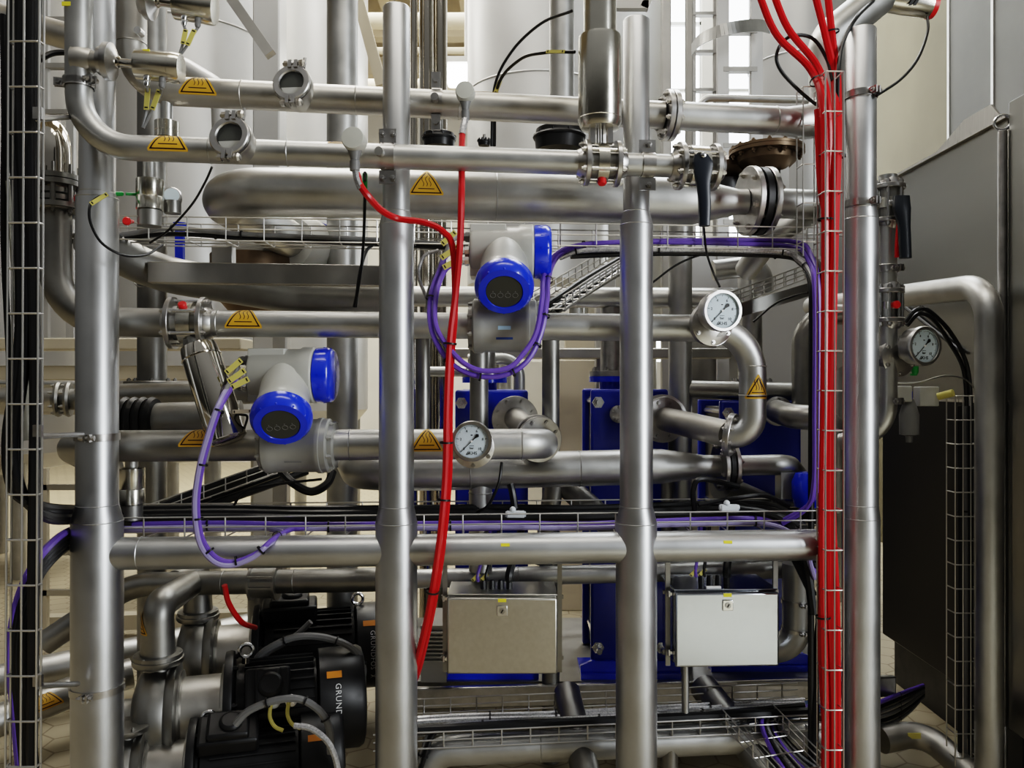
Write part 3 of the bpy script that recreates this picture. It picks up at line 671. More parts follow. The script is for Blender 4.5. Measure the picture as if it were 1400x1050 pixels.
ps = pipe('connecting_pipe', 'sloping flanged pipe from the hook bend up to the middle blue exchanger', 'pipe', [P(998, 594.3, dM + .05), P(905, 572, .62)], R(18, 950, .3), None, STEEL_W, 28)
flange(ps, P(997.3, 594, dM + .052), axQ, R(30, 1003, dM), .012, 8, .007); flange(ps, P(907, 572.4, .60), axS, R(30, 907, .6), .014, 8, .008)
tb = thing('gauge_flange', 'bolted side flange behind the pressure gauge above the hook bend', 'flange', P(968, 446, dM)); flange(tb, P(972, 444, dM - .06), V((.35, -1, .15)), R(30, 968, dM), .014, 6, .008); MB().cyl(onM(968), P(976, 440, dM - .09), R(21, 968, dM), 24).build('nozzle', STEEL_W, tb)

# ================================================================== lower flowmeter line
dL = .122; rL = R(21.5, 300, dL)
def onL(x): return P(x, 610 - 3 * (x - 100) / 640, dL)
axL = (onL(700) - onL(200)).normalized()
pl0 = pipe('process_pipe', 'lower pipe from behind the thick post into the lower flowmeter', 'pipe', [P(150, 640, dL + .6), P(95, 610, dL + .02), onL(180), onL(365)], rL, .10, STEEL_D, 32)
sticker(pl0, onL(275), axL, TOCAM, rL, .122, .0)
pl1 = pipe('process_pipe', 'lower pipe from the lower flowmeter bending back beside the round gauge', 'pipe', [onL(455), onL(744), P(742, 606, dL + .14)], R(21, 600, dL), .095, STEEL, 32, ((0, .89), (0, .08)))
sticker(pl1, onL(584), axL, TOCAM, R(21, 600, dL), .115, -.020)
axR = (P(705, 572, .66) - P(742, 606, .26)).normalized()
flange(pl1, P(737, 601, dL + .12), V((-.25, 1, .1)), R(33, 735, dL), .014, 8, .009)
pr = pipe('connecting_pipe', 'short flanged pipe receding to the blue exchanger behind the round gauge', 'pipe', [P(735, 599, dL + .13), P(702, 570, .66)], R(17, 720, .4), None, STEEL_W, 28)
flange(pr, P(734, 598, dL + .14), V((-.25, 1, .1)), R(33, 735, dL), .014, 8, .009); flange(pr, P(704, 573, .62), V((-.1, 1, .1)), R(32, 705, .62), .014, 8, .009)
# pipe 640
dK = .36; rK = R(24.5, 700, dK)
pk = pipe('return_pipe', 'broad return pipe below the lower flowmeter line tapering to a bolted flange', 'pipe', [(P(478, 630, dK + .9), rK), (P(492, 646, dK), rK), (P(600, 646, dK), rK), (P(880, 638, dK), rK), (P(905, 637.5, dK), rK * .98), (P(962, 637, dK), rK * .62), (P(984, 637, dK), rK * .62)], rK, .2, STEEL, 34, ((2, .15), (2, .68), (2, .99)))
axK = (V((1, .09, 0))).normalized()
flange(pk, P(985, 637, dK), axK, R(34, 985, dK), .016, 6, .010, None, .2, 'flange', rK * .62)
pk2 = pipe('return_outlet_pipe', 'short outlet pipe after the lower black-gasketed flange, curving away by the small blue actuator', 'pipe', [P(992, 637, dK), P(1078, 635, dK), P(1100, 660, dK + .4)], R(14, 1040, dK), .08, STEEL, 26)
flange(pk2, P(1000, 637, dK), axK, R(34, 985, dK), .016, 6, .010, None, .2); MB().lathe([(R(33, 985, dK), -.008), (R(33, 985, dK), .008)], P(992.5, 637, dK), axK, 34).build('gasket', BLK, pk2)
pipe('drain_pipe', 'wide stub pipe dropping from the return pipe beside the red cables', 'pipe', [P(657, 640, dK), P(657, 780, dK)], R(16, 657, dK), None, STEEL, 26, ((0, .24),))
pipe('drain_pipe', 'vertical pipe hanging under the return pipe between the exchangers', 'pipe', [P(760, 640, dK + .1), P(742, 770, dK + .15)], R(14, 760, dK), None, STEEL_D, 24)
pipe('slanted_pipe', 'dark diagonal pipe slanting down under the return pipe', 'pipe', [P(765, 655, dK + .15), P(862, 745, dK - .06)], R(17, 800, dK), None, STEEL_D, 24)
pipe('drain_pipe', 'thin vertical pipe below the cone end of the return pipe', 'pipe', [P(912, 655, dK + .25), P(912, 760, dK + .25)], R(9, 912, dK), None, STEEL_D, 18)
pipe('slanted_pipe', 'dark pipe sloping down right beneath the lower gasketed flange', 'pipe', [P(985, 665, dK + .05), P(1070, 700, dK + .3), P(1108, 705, dK + .5)], R(18, 1000, dK), .2, STEEL_D, 24)
pipe('riser_pipe', 'vertical pipe joining the underside of the upper flowmeter to the blue exchanger port', 'pipe', [P(655, 470, dM + .55), P(655, 660, dM + .5)], R(13.5, 655, .5), None, STEEL_D, 24)

# ================================================================== beam pipe and pipe behind it
bp = pipe('frame_crossbar', 'thick welded crossbar pipe joining the posts below the lower cable tray', 'pipe', [P(140, 757, 0), P(1120, 745, 0)], R(21.5, 600, 0), None, POST, 34, ((0, .05),))
for x, s in ((691, 1), (990, 1)): MB().box(P(x, 757 - (x - 128) * .0121 - 9, 0) + V((0, -R(19.5, 600, 0), 0)), (.028, .004, .010), Matrix.Rotation(-.4, 3, 'X')).build('yellow_label', YLAB, bp)
pipe('process_pipe', 'darker pipe hidden under the crossbar, bending down at the thick post', 'pipe', [P(60, 880, Y=3.2), P(180, 799, Y=3.3), P(540, 792, Y=3.3)], R(16, Y=3.3), .25, STEEL_D, 28, ((1, .35), (1, .62)))
pipe('process_pipe', 'straight pipe passing above both control boxes under the crossbar', 'pipe', [P(545, 792, .40), P(1075, 778, .40)], R(13, 400, .4), .25, STEEL, 28, ((0, .3),))
vv = thing('inline_sight_valve', 'ribbed steel valve body on the pipe above the rear pump', 'valve', P(362, 796, Y=3.3)); mb = MB(); c = P(362, 796, Y=3.3)
mb.lathe([(R(24, Y=3.3), -.055), (R(24, Y=3.3), -.045), (R(21, Y=3.3), -.045), (R(21, Y=3.3), .045), (R(24, Y=3.3), .045), (R(24, Y=3.3), .055)], c, Xv, 32)
for k in range(3): mb.bar(c + V((-.05, -R(22, Y=3.3), .035 - .022 * k)), c + V((.05, -R(22, Y=3.3), .035 - .022 * k)), .006, .006)
mb.build('valve_body', STEEL_D, vv); pipe('drop_leg', None, None, [P(362, 796, Y=3.3), V((P(357, 796, Y=3.95).x, 3.95, c.z)), V((P(357, 796, Y=3.95).x, 3.95, .0))], R(18, Y=3.9), .09, STEEL_D, 24, (), None, vv)
for i, (px, w) in enumerate(((752, 8), (785, 10))):
    pass
# ================================================================== low frame, platform and bottom pipe
a, b = P(572, 958, .62), P(1112, 920, .78)
fr = thing('base_frame', 'stainless base frame rail and platform carrying the blue exchangers', 'frame', (a.x, a.y, 0))
zt = (a.z + b.z) / 2; 
MB().bar(V((-.5, 3.22, a.z)), V((b.x + .3, 3.36, a.z)), .03, .085).build('front_rail', FLG, fr, bevel=.006)
MB().box((.45, 3.75, a.z + .03), (2.0, .9, .02)).build('platform', STEEL_D, fr)
for x in (-.4, .5, 1.3): MB().box((x, 3.3, a.z / 2 - .02), (.07, .05, a.z - .04)).build('leg', SHEET, fr)
BZ = a.z + .04
pipe('bottom_header', 'low horizontal header pipe running under the bottom cable tray', 'pipe', [P(585, 1045, .24), P(600, 1026, .24), P(1050, 1008, .24), P(1120, 1006, .24)], R(20, 800, .24), .1, STEEL, 28, ((1, .30),))
pipe('support_leg_pipe', 'round leg pipe sloping forward from the rail near the first control box', 'pipe', [P(775, 945, .50), P(805, 1075, .10)], R(19, 790, .3), None, STEEL_D, 26)
pipe('support_leg_pipe', 'round leg pipe sloping forward from the rail under the mirror-bright box', 'pipe', [P(962, 940, .58), P(1010, 1000, .3), P(1060, 1075, .1)], R(20, 962, .4), None, STEEL_D, 26)
pipe('stub_pipe', 'small upright stub pipe standing below the bottom header', 'pipe', [P(915, 1016, .22), P(915, 1100, .22)], R(12, 915, .2), None, STEEL_D, 20)
pipe('stand_pipe', 'thin stand pipe under the mirror-bright control box', 'pipe', [P(937, 900, .22), P(937, 975, .22)], R(5, 937, .2), None, STEEL, 16)
# ================================================================== flowmeters
METER = mat('meter_grey', (.34, .34, .325), .36, .35, .05, .04, 8)
def flowmeter(label, px, py, dy, pz, dx=-.02, mx=0.0):
    c = P(px, py, dy); t = thing('flowmeter', label, 'flowmeter', (c.x, c.y, pz - .09)); r = .088
    mb = MB().lathe([(r * .55, -.118), (r * .9, -.114), (r * .97, -.104), (r * .99, .045), (r * 1.06, .055), (r * 1.06, .094), (r * 1.0, .098)], c, Xv, 48)
    mb.box(c + V((-.055, .0, .0)), (.12, r * 1.25, r * 1.97)); mb.lathe([(.05, 0), (.034, -.03), (.032, -.15)], c + V((0, 0, -r * .8)), Zv, 24)
    mb.build('converter_housing', LGREY, t, bevel=.003)
    cv = MB().lathe([(r * .96, .097), (r * 1.03, .101), (r * 1.04, .138), (r * .99, .150), (r * .90, .156), (r * .2, .157)], c, Xv, 48)
    for k in range(12):
        a = 2 * PI * k / 12; cv.bar(c + V((.120, math.cos(a) * r * 1.025, math.sin(a) * r * 1.025)), c + V((.146, math.cos(a) * r * .985, math.sin(a) * r * .985)), .006, .006, (0, math.cos(a), math.sin(a)))
    plabel(cv.build('end_cover', BLUE, t), 'glossy blue end cover')
    th = math.radians(39); d = V((dx, -math.cos(th), -math.sin(th))).normalized(); rb = .080
    MB().lathe([(rb * .98, 0), (rb, .15), (rb * 1.04, .155), (rb * 1.04, .195), (rb, .2)], c, d, 48).build('display_barrel', LGREY, t)
    rg = .094
    cr = MB().lathe([(rg * .9, .192), (rg, .198), (rg * 1.02, .215), (rg * .98, .235), (rg * .86, .249), (rg * .64, .251), (rg * .60, .245), (rg * .60, .235)], c, d, 56)
    x = (Xv - d * d.x).normalized(); u = d.cross(x) if d.cross(x).z > 0 else -d.cross(x)
    for k in range(10):
        a = 2 * PI * k / 10 + .3; q = c + d * .243 + (x * math.cos(a) + u * math.sin(a)) * rg * .86
        cr.sphere(q, .0055, 10)
    plabel(cr.build('display_cover', BLUE, t), 'glossy blue ring-shaped display cover')
    dp = MB().lathe([(rg * .61, .2455), (rg * .61, .2485)], c, d, 40).build('display_window', DISP, t)
    ic = MB(); q0 = c + d * .2492 - u * .012
    for k in range(4):
        q = q0 + x * (k - 1.5) * .0235; ic.torus(q, d, .0085, .0007, 20, 5); ic.lathe([(.0016, 0), (.0016, .0006)], q + u * .014, d, 8)
    ic.box(q0 + u * .028, (.05, .012, .0006), Matrix((x, u, d)).transposed()) if False else None
    ic.build('display_symbol', GREYC, dp)
    b = V((c.x + mx, c.y, pz)); rp = .092
    m = MB().lathe([(rp * .92, -.108), (rp, -.102), (rp, -.075), (rp * .955, -.068), (rp * .955, .062), (rp * 1.0, .068), (rp * 1.0, .082), (rp * .97, .084), (rp * .97, .102), (rp * .9, .108)], b, Xv, 52)
    m.lathe([(rp * .82, -.122), (rp * .82, .122)], b, Xv, 40)
    for s in (-1, 1): m.hexbolts(b + V((s * .107, 0, 0)), Xv * s, rp * .86, 8, .008, .010)
    tb = m.build('meter_tube', METER, t)
    for s in (-1, 1):
        pass
    w = MB()
    def lab(u0, hz, wd, hh, m_, nm):
        a0 = hz / rp; vs = []
        for i in range(5):
            a = a0 + (i - 2) * hh / rp / 4
            for s in (-1, 1): vs.append(b + V((u0 + s * wd / 2, -math.cos(a) * rp * .962, math.sin(a) * rp * .962)))
        MB().add(vs, [(2 * i, 2 * i + 1, 2 * i + 3, 2 * i + 2) for i in range(4)]).build(nm, m_, tb)
    if pz > H: lab(.0, -.012, .042, .013, LBLUE, 'pale_label'); lab(.0, -.050, .055, .009, NAVY, 'navy_label')
    else: lab(.0, -.052, .055, .006, GREYC, 'grey_label')
    gs = []
    for i, (oz, oy) in enumerate(((.048, -.02), (-.002, -.045), (-.036, -.045))):
        q = c + V((-.118, oy, oz)); g = MB().lathe([(.017, 0), (.017, -.014), (.013, -.015), (.015, -.024), (.012, -.036), (.008, -.038)], q, Xv, 8); g.build('cable_gland', GREYC if i == 0 else BOLT, t); gs.append(q + V((-.036, 0, 0)))
    return t, c, gs
zU = P(690, 446, dM).z; zL = P(410, 609, dL).z
fU, cU, gU = flowmeter('upper flowmeter with two glossy blue covers and tilted round display', 690, 345, dM, zU, .0)
fL, cL, gL = flowmeter('lower flowmeter with two glossy blue covers, beside the diagonal actuator', 393, 513, dL, zL, .13, .038)

# ================================================================== pressure gauges
def gauge(label, c, n, r, seal, seal_r, stem=True):
    n = V(n).normalized(); c = V(c); t = thing('pressure_gauge', label, 'gauge', c); M = face_frame(c, n); rot = M.to_3x3(); x, y = rot.col[0], rot.col[1]
    MB().lathe([(r * .8, -.052), (r * .95, -.048), (r * .97, -.008), (r * 1.03, -.006), (r * 1.03, .006), (r * .99, .010), (r * .86, .010), (r * .84, .006)], c, n, 56, False).lathe([(r * .9, -.0515), (r * .9, -.047)], c, n, 40).build('case', FLG, t)
    dl = MB().lathe([(r * .87, -.004), (r * .87, .001)], c, n, 56).build('dial', DIAL, t)
    mk = MB(); e = n * .0016
    for k in range(51):
        a = math.radians(225 - 270 * k / 50); L = .13 if k % 10 == 0 else (.10 if k % 5 == 0 else .05); wd = .0016 if k % 10 == 0 else .0009
        dirv = x * math.cos(a) + y * math.sin(a); mk.bar(c + e + dirv * r * .80, c + e + dirv * r * (.80 - L), .0006, wd, n.cross(dirv))
    for k in range(6):
        a = math.radians(225 - 270 * k / 5); tm = text_mb(str(2 * k), r * .19); q = c + e + (x * math.cos(a) + y * math.sin(a)) * r * .56
        mm = Matrix.Translation(q) @ rot.to_4x4(); mk.add([mm @ v for v in tm.v], tm.f)
    for s, sz, ox, oy in (('bar', .17, 0, -.36), ('KHS', .23, .06, -.62)):
        tm = text_mb(s, r * sz); mm = Matrix.Translation(c + e + x * ox * r + y * oy * r) @ rot.to_4x4(); mk.add([mm @ v for v in tm.v], tm.f)
    for k in (0, 1): mk.prism([(-.30 + .07 * k, -.70), (-.25 + .07 * k, -.70), (-.16 + .07 * k, -.50), (-.19 + .07 * k, -.52)], c + e, x * r, y * r, .0005)
    mk.bar(c + e + y * r * .30 - x * r * .05, c + e + y * r * .30 + x * r * .05, .0005, .003, y); mk.bar(c + e - y * r * .24 - x * r * .12, c + e - y * r * .24 + x * r * .12, .0005, .0012, y)
    mk.build('dial_marking', BLACKINK, dl)
    a = math.radians(225); dv = x * math.cos(a) + y * math.sin(a); sv = n.cross(dv); o = c + n * .004
    nd = MB().prism([(-.22, -.03), (-.42, -.10), (-.50, 0), (-.42, .10), (-.22, .03), (.0, .022), (.80, .010), (.80, -.010), (.0, -.022)], o, dv * r, sv * r, .001)
    nd.build('needle', BLACKINK, t); MB().lathe([(r * .055, 0), (r * .055, .003)], o, n, 16).build('needle_hub', WHITEINK, t)
    MB().lathe([(r * .865, .0075), (r * .865, .0085)], c, n, 48).build('glass_pane', GLASS, t)
    s0 = V(seal); ax = (c - n * .05 - s0); 
    MB().cyl(s0, c - n * .048, r * .36, 20).build('stem', STEEL_D, t)
    f = MB().lathe([(seal_r, -.012), (seal_r, .012), (seal_r * .6, .024)], s0, n, 40); f.hexbolts(s0, n, seal_r * .84, 6, .008, .008, .012); f.build('diaphragm_seal', FLG, t)
    return t
gauge('round dial gauge in front of the lower pipe, beside the red cable', P(645, 603, -.06), (-.01, -1, -.03), R(27, 645, -.06), P(647, 611, .05), R(29, 650, .03))
gauge('round dial gauge mounted on the hook bend, just right of the capped post', P(987, 425, -.06), (.22, -1, -.02), R(28, 986, -.06), P(972, 443, .045), R(30, 970, .04))
gauge('round dial gauge on the thin valve line in front of the dark enclosure', P(1263, 473, .0), (.30, -1, -.02), R(26.5, 1262, 0), P(1226, 487, .10), R(28, 1222, .1))

# ================================================================== blue plate heat exchangers
def exchanger(label, x0, x1, ytop, Y, ztop_port=None, ports=(), cut=None):
    a = P(x0, ytop, Y=Y); b = P(x1, ytop, Y=Y); zt = a.z; zb = BZ; w = b.x - a.x; cx = (a.x + b.x) / 2
    t = thing('plate_heat_exchanger', label, 'heat exchanger', (cx, Y, zb))
    MB().box((cx, Y + .02, (zt + zb) / 2), (w, .04, zt - zb)).build('front_plate', BLUE_D, t, bevel=.012)
    MB().box((cx, Y + .42, (zt + zb) / 2), (w, .04, zt - zb)).build('rear_plate', BLUE_D, t, bevel=.012)
    pk = MB()
    for k in range(26): pk.box((cx, Y + .055 + .0135 * k, (zt + zb) / 2), (w * .82, .006, (zt - zb) * .94))
    pk.build('plate_pack', STEEL_D, t)
    for s in (-1, 1):
        for z in (zt - .055, (zt + zb) / 2 + .1, zb + .12):
            q = V((cx + s * w * .41, Y, z)); MB().cyl(q + V((0, -.06, 0)), q + V((0, .46, 0)), .012, 12).lathe([(.026, 0), (.026, .008), (.019, .008), (.019, .024)], q, TOCAM, 6).build('tie_bolt', BOLT, t)
    MB().box((cx, Y + .06, zb + .012), (w * 1.28, .2, .024)).prism([(-w * .5, 0), (-w * .64, -.02), (-w * .64, -.045), (w * .64, -.045), (w * .64, -.02), (w * .5, 0)], (cx, Y - .002, zb + .07), Xv, Zv, .02).build('foot', BLUE, t)
    for (px, py, rp) in ports:
        q = P(px, py, Y=Y); MB().lathe([(R(rp, Y=Y), 0), (R(rp, Y=Y), .02), (R(rp * .6, Y=Y), .03)], q, TOCAM, 32).hexbolts(q, TOCAM, R(rp * .8, Y=Y), 6, .008, .01, .02).build('port_flange', FLG, t)
    if ztop_port:
        px, rr = ztop_port; q = V((P(px, ytop, Y=Y).x, Y + .22, zt))
        MB().lathe([(rr * .55, -.02), (rr * .55, .03), (rr, .03), (rr, .055)], q, Zv, 32).build('top_port', BLUE, t)
        MB().lathe([(rr, .056), (rr, .078), (rr * .5, .08), (rr * .48, .4)], q, Zv, 32).hexbolts(q, Zv, rr * .82, 8, .009, .010, .08).build('top_flange', FLG, t)
    return t
exchanger('blue plate exchanger directly behind the round gauge and red cable', 622, 722, 533, 3.36, (660, .10), ())
exchanger('blue plate exchanger standing behind the capped post between the control boxes', 808, 914, 532, 3.36, (845, .10), ((905, 572, 33), (845, 566, 12)))
exchanger('blue plate exchanger behind the hook bend with the upright warning sticker', 985, 1096, 547, 3.45, (1048, .10), ((1062, 562, 20),))
pipe('bent_pipe', 'stubby elbow pipe bolted to the exchanger nearest the red cables', 'pipe', [P(1062, 562, Y=3.42), P(1085, 570, Y=3.1), P(1140, 572, Y=3.05), P(1140, 700, Y=3.05)], R(17, Y=3.1), .1, STEEL_D, 26)
t = thing('actuator_dome', 'small glossy blue dome actuator by the vertical purple cables', 'actuator', P(1103, 690, .30)); c = P(1103, 665, .30)
MB().lathe([(.02, -.085), (.045, -.075), (.055, -.04), (.055, .02), (.04, .05), (.01, .055)], c, Zv, 32).build('dome', BLUE, t); MB().box(c + V((-.06, .05, .0)), (.06, .07, .10)).build('bracket', STEEL_D, t)
# other small blue hardware seen behind the tray
tag(MB().bar(P(246, 305, .5), P(246, 360, .5), .02, .03).cyl(P(246, 305, .5), P(246, 315, .5), .025, 16).build('blue_valve_lever', BLUE), 'small blue lever behind the cable tray at the header end', 'lever')

# ================================================================== control boxes
def control_box(label, BM, x0, x1, y0, y1, dy, yaw, depth, lcol, lock, lab2=False):
    a = P(x0, y0, dy); b = P(x1, y1, D(x0, dy) - D(x1, dy) + dy) if False else P(x1, y1, Y=a.y); w = b.x - a.x; h = a.z - b.z; cx = (a.x + b.x) / 2
    t = thing('control_box', label, 'box', (cx, a.y, b.z)); M = Matrix.Translation((cx, a.y, b.z)) @ Matrix.Rotation(yaw, 4, 'Z')
    MB().box((0, depth / 2 + .012, h / 2), (w * .985, depth, h * .98)).box((0, depth / 2 + .02, h + .002), (w, depth + .03, .006)).build('enclosure', BM, t, M, bevel=.003)
    d = MB().box((0, 0, h / 2 - .004), (w, .02, h)).build('door', BM, t, M, bevel=.007)
    l = MB().box((lock * w, -.0125, h * .82), (.036, .006, .036)).build('lock', BOLT, d, M, bevel=.002)
    MB().lathe([(.010, 0), (.010, .003)], (lock * w, -.0155, h * .82), TOCAM, 20).build('lock_cylinder', FLG, l, M); MB().box((lock * w, -.019, h * .82), (.004, .002, .012), Matrix.Rotation(.5, 3, 'Y')).build('key_slot', BLK, l, M)
    MB().box((lock * w, -.0108, h * .955), (.028, .0012, .012)).build('yellow_label', YLAB, d, M)
    for s in (-1,):
        for z in (.1, .9): MB().cyl((s * (w / 2 + .012), .03, h * z), (s * (w / 2 + .012), .03, h * z + .02), .007, 10).box((s * (w / 2 + .004), .03, h * z + .01), (.02, .012, .01)).build('hinge', BOLT, t, M)
    for s in (-1, 1):
        br = MB(); br.bar((s * w * .53, .06, -.02), (s * w * .53, .06, h + .16), .012, .016).box((s * w * .50, .07, h * .1), (.05, .01, .012)).box((s * w * .50, .07, h * .92), (.05, .01, .012))
        if s < 0: br.bar((-w * .53, .06, h + .155), (-w * .3, .06, h + .155), .012, .016)
        br.build('mounting_bracket', STEEL_D, t, M)
    if lab2: MB().box((lock * w - .04, .02, h + .0085), (.05, .012, .006)).build('marker_pen', WHITEINK, t, M)
    g = MB()
    for k in range(4): g.lathe([(.011, 0), (.011, .02), (.008, .03)], (lock * w + (k - 2.2) * .03, .08, h + .005), Zv, 8)
    g.build('cable_gland', BLK, t, M); return t, M, w, h
b1, M1, w1, h1 = control_box('matt stainless control box hung left of the middle capped post', BOXS, 611, 762, 815, 919, .15, .0, .15, 0, .0)
b2, M2, w2, h2 = control_box('mirror-bright stainless control box beside the red cable bundle', BOXM, 922, 1065, 808, 909, .10, .035, .19, 0, .0, True)
for bM, ww, hh, lbs in ((M1, w1, h1, ('tagged', 'first')), (M2, w2, h2, ('tagged', 'second'))):
    for i, (x, mcol, cn) in enumerate(((-.085, PURP, 'purple'), (-.055, RUB, 'black'), (.025, RUB, 'thick black'))):
        q = bM @ V((x, .08, hh + .03)); which = 'matt control box' if bM is M1 else 'mirror-bright control box'
        o = cable('short %s cable dropping into the top of the %s' % (cn, which), [q, q + V((.0, 0, .03)), q + V((.03, .06, .12)), q + V((.05, .12, .2))], .006 if i < 2 else .014, mcol)
        if i < 2: markertag(o, q + V((-.02, -.004, .004)), q + V((.004, -.004, .028)), .012)

# ================================================================== black pumps
def pump(label, px, py, Y, s=1.0, tb_roll=.5, name_on=True, tb_len=.15, eye=.35, dis=.22, yaw=-.06, logo='GRUNDFOS', lx=1.0):
    c = P(px, py, Y=Y); t = thing('process_pump', label, 'pump', (c.x, c.y, 0)); M = Matrix.Translation(c) @ Matrix.Rotation(yaw, 4, 'Z') @ Matrix.Scale(s, 4); X = .345 * (lx - 1)
    def bd(mb, n, m, p=None, **k):
        if n in ('fan_cover', 'orange_label', 'maker_lettering', 'maker_emblem'):
            for v in mb.v: v.x += X
        if n == 'motor_body':
            for v in mb.v: v.x *= lx
        return mb.build(n, m, p or t, M, **k)
    mo = MB().lathe([(.10, .02), (.155, .03), (.155, .34), (.12, .35)], (0, 0, 0), Xv, 40)
    for k in range(30):
        a = 2 * PI * k / 30; mo.bar((.06, math.cos(a) * .163, math.sin(a) * .163), (.33, math.cos(a) * .163, math.sin(a) * .163), .005, .022, (0, math.cos(a), math.sin(a)))
    bd(mo, 'motor_body', BLKP)
    bd(MB().lathe([(.12, -.016), (.205, -.014), (.208, .004), (.205, .016), (.15, .02), (.12, .06)], (0, 0, 0), Xv, 44).hexbolts((0, 0, 0), Xv, .185, 8, .010, .012, .016), 'mounting_flange', STEEL_D if False else BLKP)
    fc = MB().lathe([(.17, .345), (.188, .35), (.19, .5), (.18, .516), (.16, .522), (.02, .524)], (0, 0, 0), Xv, 52)
    fan = bd(fc, 'fan_cover', BLKP)
    Rm = Matrix.Rotation(tb_roll, 3, 'X'); tb = MB()
    tb.box(Rm @ V((.14, 0, .19)), (tb_len + .07, .15, .07), Rm).box(Rm @ V((.14, 0, .235)), (tb_len, .13, .035), Rm).cyl(Rm @ V((.15, 0, .24)), Rm @ V((.15, 0, .268)), .045, 20)
    tbo = bd(tb, 'terminal_box', BLKP, bevel=.012 * s)
    ey = MB().torus((eye - .06, -.01, .215), Yv, .024, .008, 24, 8).lathe([(.016, 0), (.014, .022)], (eye - .06, -.01, .168), Zv, 16); bd(ey, 'lifting_eye', BOLT)
    ol = MB(); ol.add([(.375 + .055 * i, -math.cos(a) * .1915, math.sin(a) * .1915) for a in (.72, .79, .86) for i in (0, 1)], [(0, 1, 3, 2), (2, 3, 5, 4)]); bd(ol, 'orange_label', ORANGE, fan)
    if logo:
        tm = text_mb(logo, .030, .0, 1.12); vs = []
        for v in tm.v:
            a = .16 - v.x / .1915; vs.append(V((.415 + v.y, -math.cos(a) * .1918, math.sin(a) * .1918)))
        tx = MB(); tx.add(vs, tm.f); em = MB()
        for k, (u, w_) in enumerate(((0, 1), (1, 0))):
            a0, a1 = -.44, -.52; em.add([V((.405 + .02 * u + e, -math.cos(a0) * .1918, math.sin(a0) * .1918)) for e in (0, .005)] + [V((.405 + .02 * w_ + e, -math.cos(a1) * .1918, math.sin(a1) * .1918)) for e in (.005, 0)], [(0, 1, 2, 3)])
        bd(tx, 'maker_lettering', WHITEINK, fan, smooth=False); bd(em, 'maker_emblem', WHITEINK, fan, smooth=False)
    bd(MB().box((.09, -.163, -.02), (.045, .006, .018)), 'barcode_label', WHITEINK)
    ln = MB().lathe([(.15, -.175), (.155, -.165), (.128, -.16), (.128, -.03), (.16, -.025), (.165, -.014)], (0, 0, 0), Xv, 40); bd(ln, 'lantern', STEEL_W)
    vo = MB().lathe([(.10, -.33), (.15, -.315), (.175, -.29), (.185, -.25), (.175, -.215), (.19, -.20), (.195, -.18), (.15, -.172)], (0, 0, 0), Xv, 40)
    vo.lathe([(.075, .08), (.05, .15), (.048, dis - .01), (.085, dis - .008), (.09, dis), (.09, dis + .014), (.085, dis + .016)], (-.25, 0, 0), Zv, 30).hexbolts((-.25, 0, 0), Zv, .078, 6, .008, .01, dis + .016)
    vo.lathe([(.07, -.40), (.07, -.33)], (0, 0, 0), Xv, 28).lathe([(.105, -.425), (.108, -.42), (.108, -.405), (.105, -.40)], (0, 0, 0), Xv, 36).hexbolts((0, 0, 0), -Xv, .09, 8, .008, .012, .425)
    bd(vo, 'volute_casing', STEEL_D)
    ft = MB()
    zf = -c.z / s
    for x in (.08, .3): ft.box((x, 0, zf / 2 - .07), (.05, .24, abs(zf) - .14))
    ft.box((.19, 0, zf + .012), (.34, .30, .024)); bd(ft, 'foot', BLKP)
    dq = M @ V((-.25, 0, dis)); return t, M, dq
pA, MA, dA = pump('rearmost black pump, its white lettered fan cover touching the capped post', 352, 892, 3.60, 1, .1, True, .17, .50, .175, .24, 'GRUNDFOS', 1.24)
pB, MB_, dB_ = pump('middle black pump with grey and silver plugs on its terminal box', 314, 968, 3.04, 1, .95, True, .09, .12, .20, .28, 'GRUNDFOS', .93)
pC, MC, dC = pump('nearest black pump cut off by the bottom of the view', 264, 1055, 2.85, .88, .45, True, .16, .12, .2, .28, None, 1.2)
for dq, py, lb in ((dA, 795, 'discharge pipe with a flanged cone rising from the rearmost pump'), (dB_, 795, 'discharge pipe with sticker edge rising from the middle pump')):
    top = dq + V((0, 0, 0)); zt = P(290, 797, Y=3.3).z; p = pipe('discharge_pipe', lb, 'pipe', [(dq + V((0, 0, .014)), .085), (dq + V((0, 0, .03)), .085), (dq + V((0, 0, .032)), .062), (dq + V((0, 0, .10)), .058), (V((dq.x, dq.y, zt)), .056), (V((dq.x, 3.3, zt)), .05)], .06, None, STEEL_D, 28)
    if py and dq is dB_: sticker(p, dq + V((0, 0, .11)), Zv, V((-.9, -.5, 0)), .057, .10, 0, None, True)
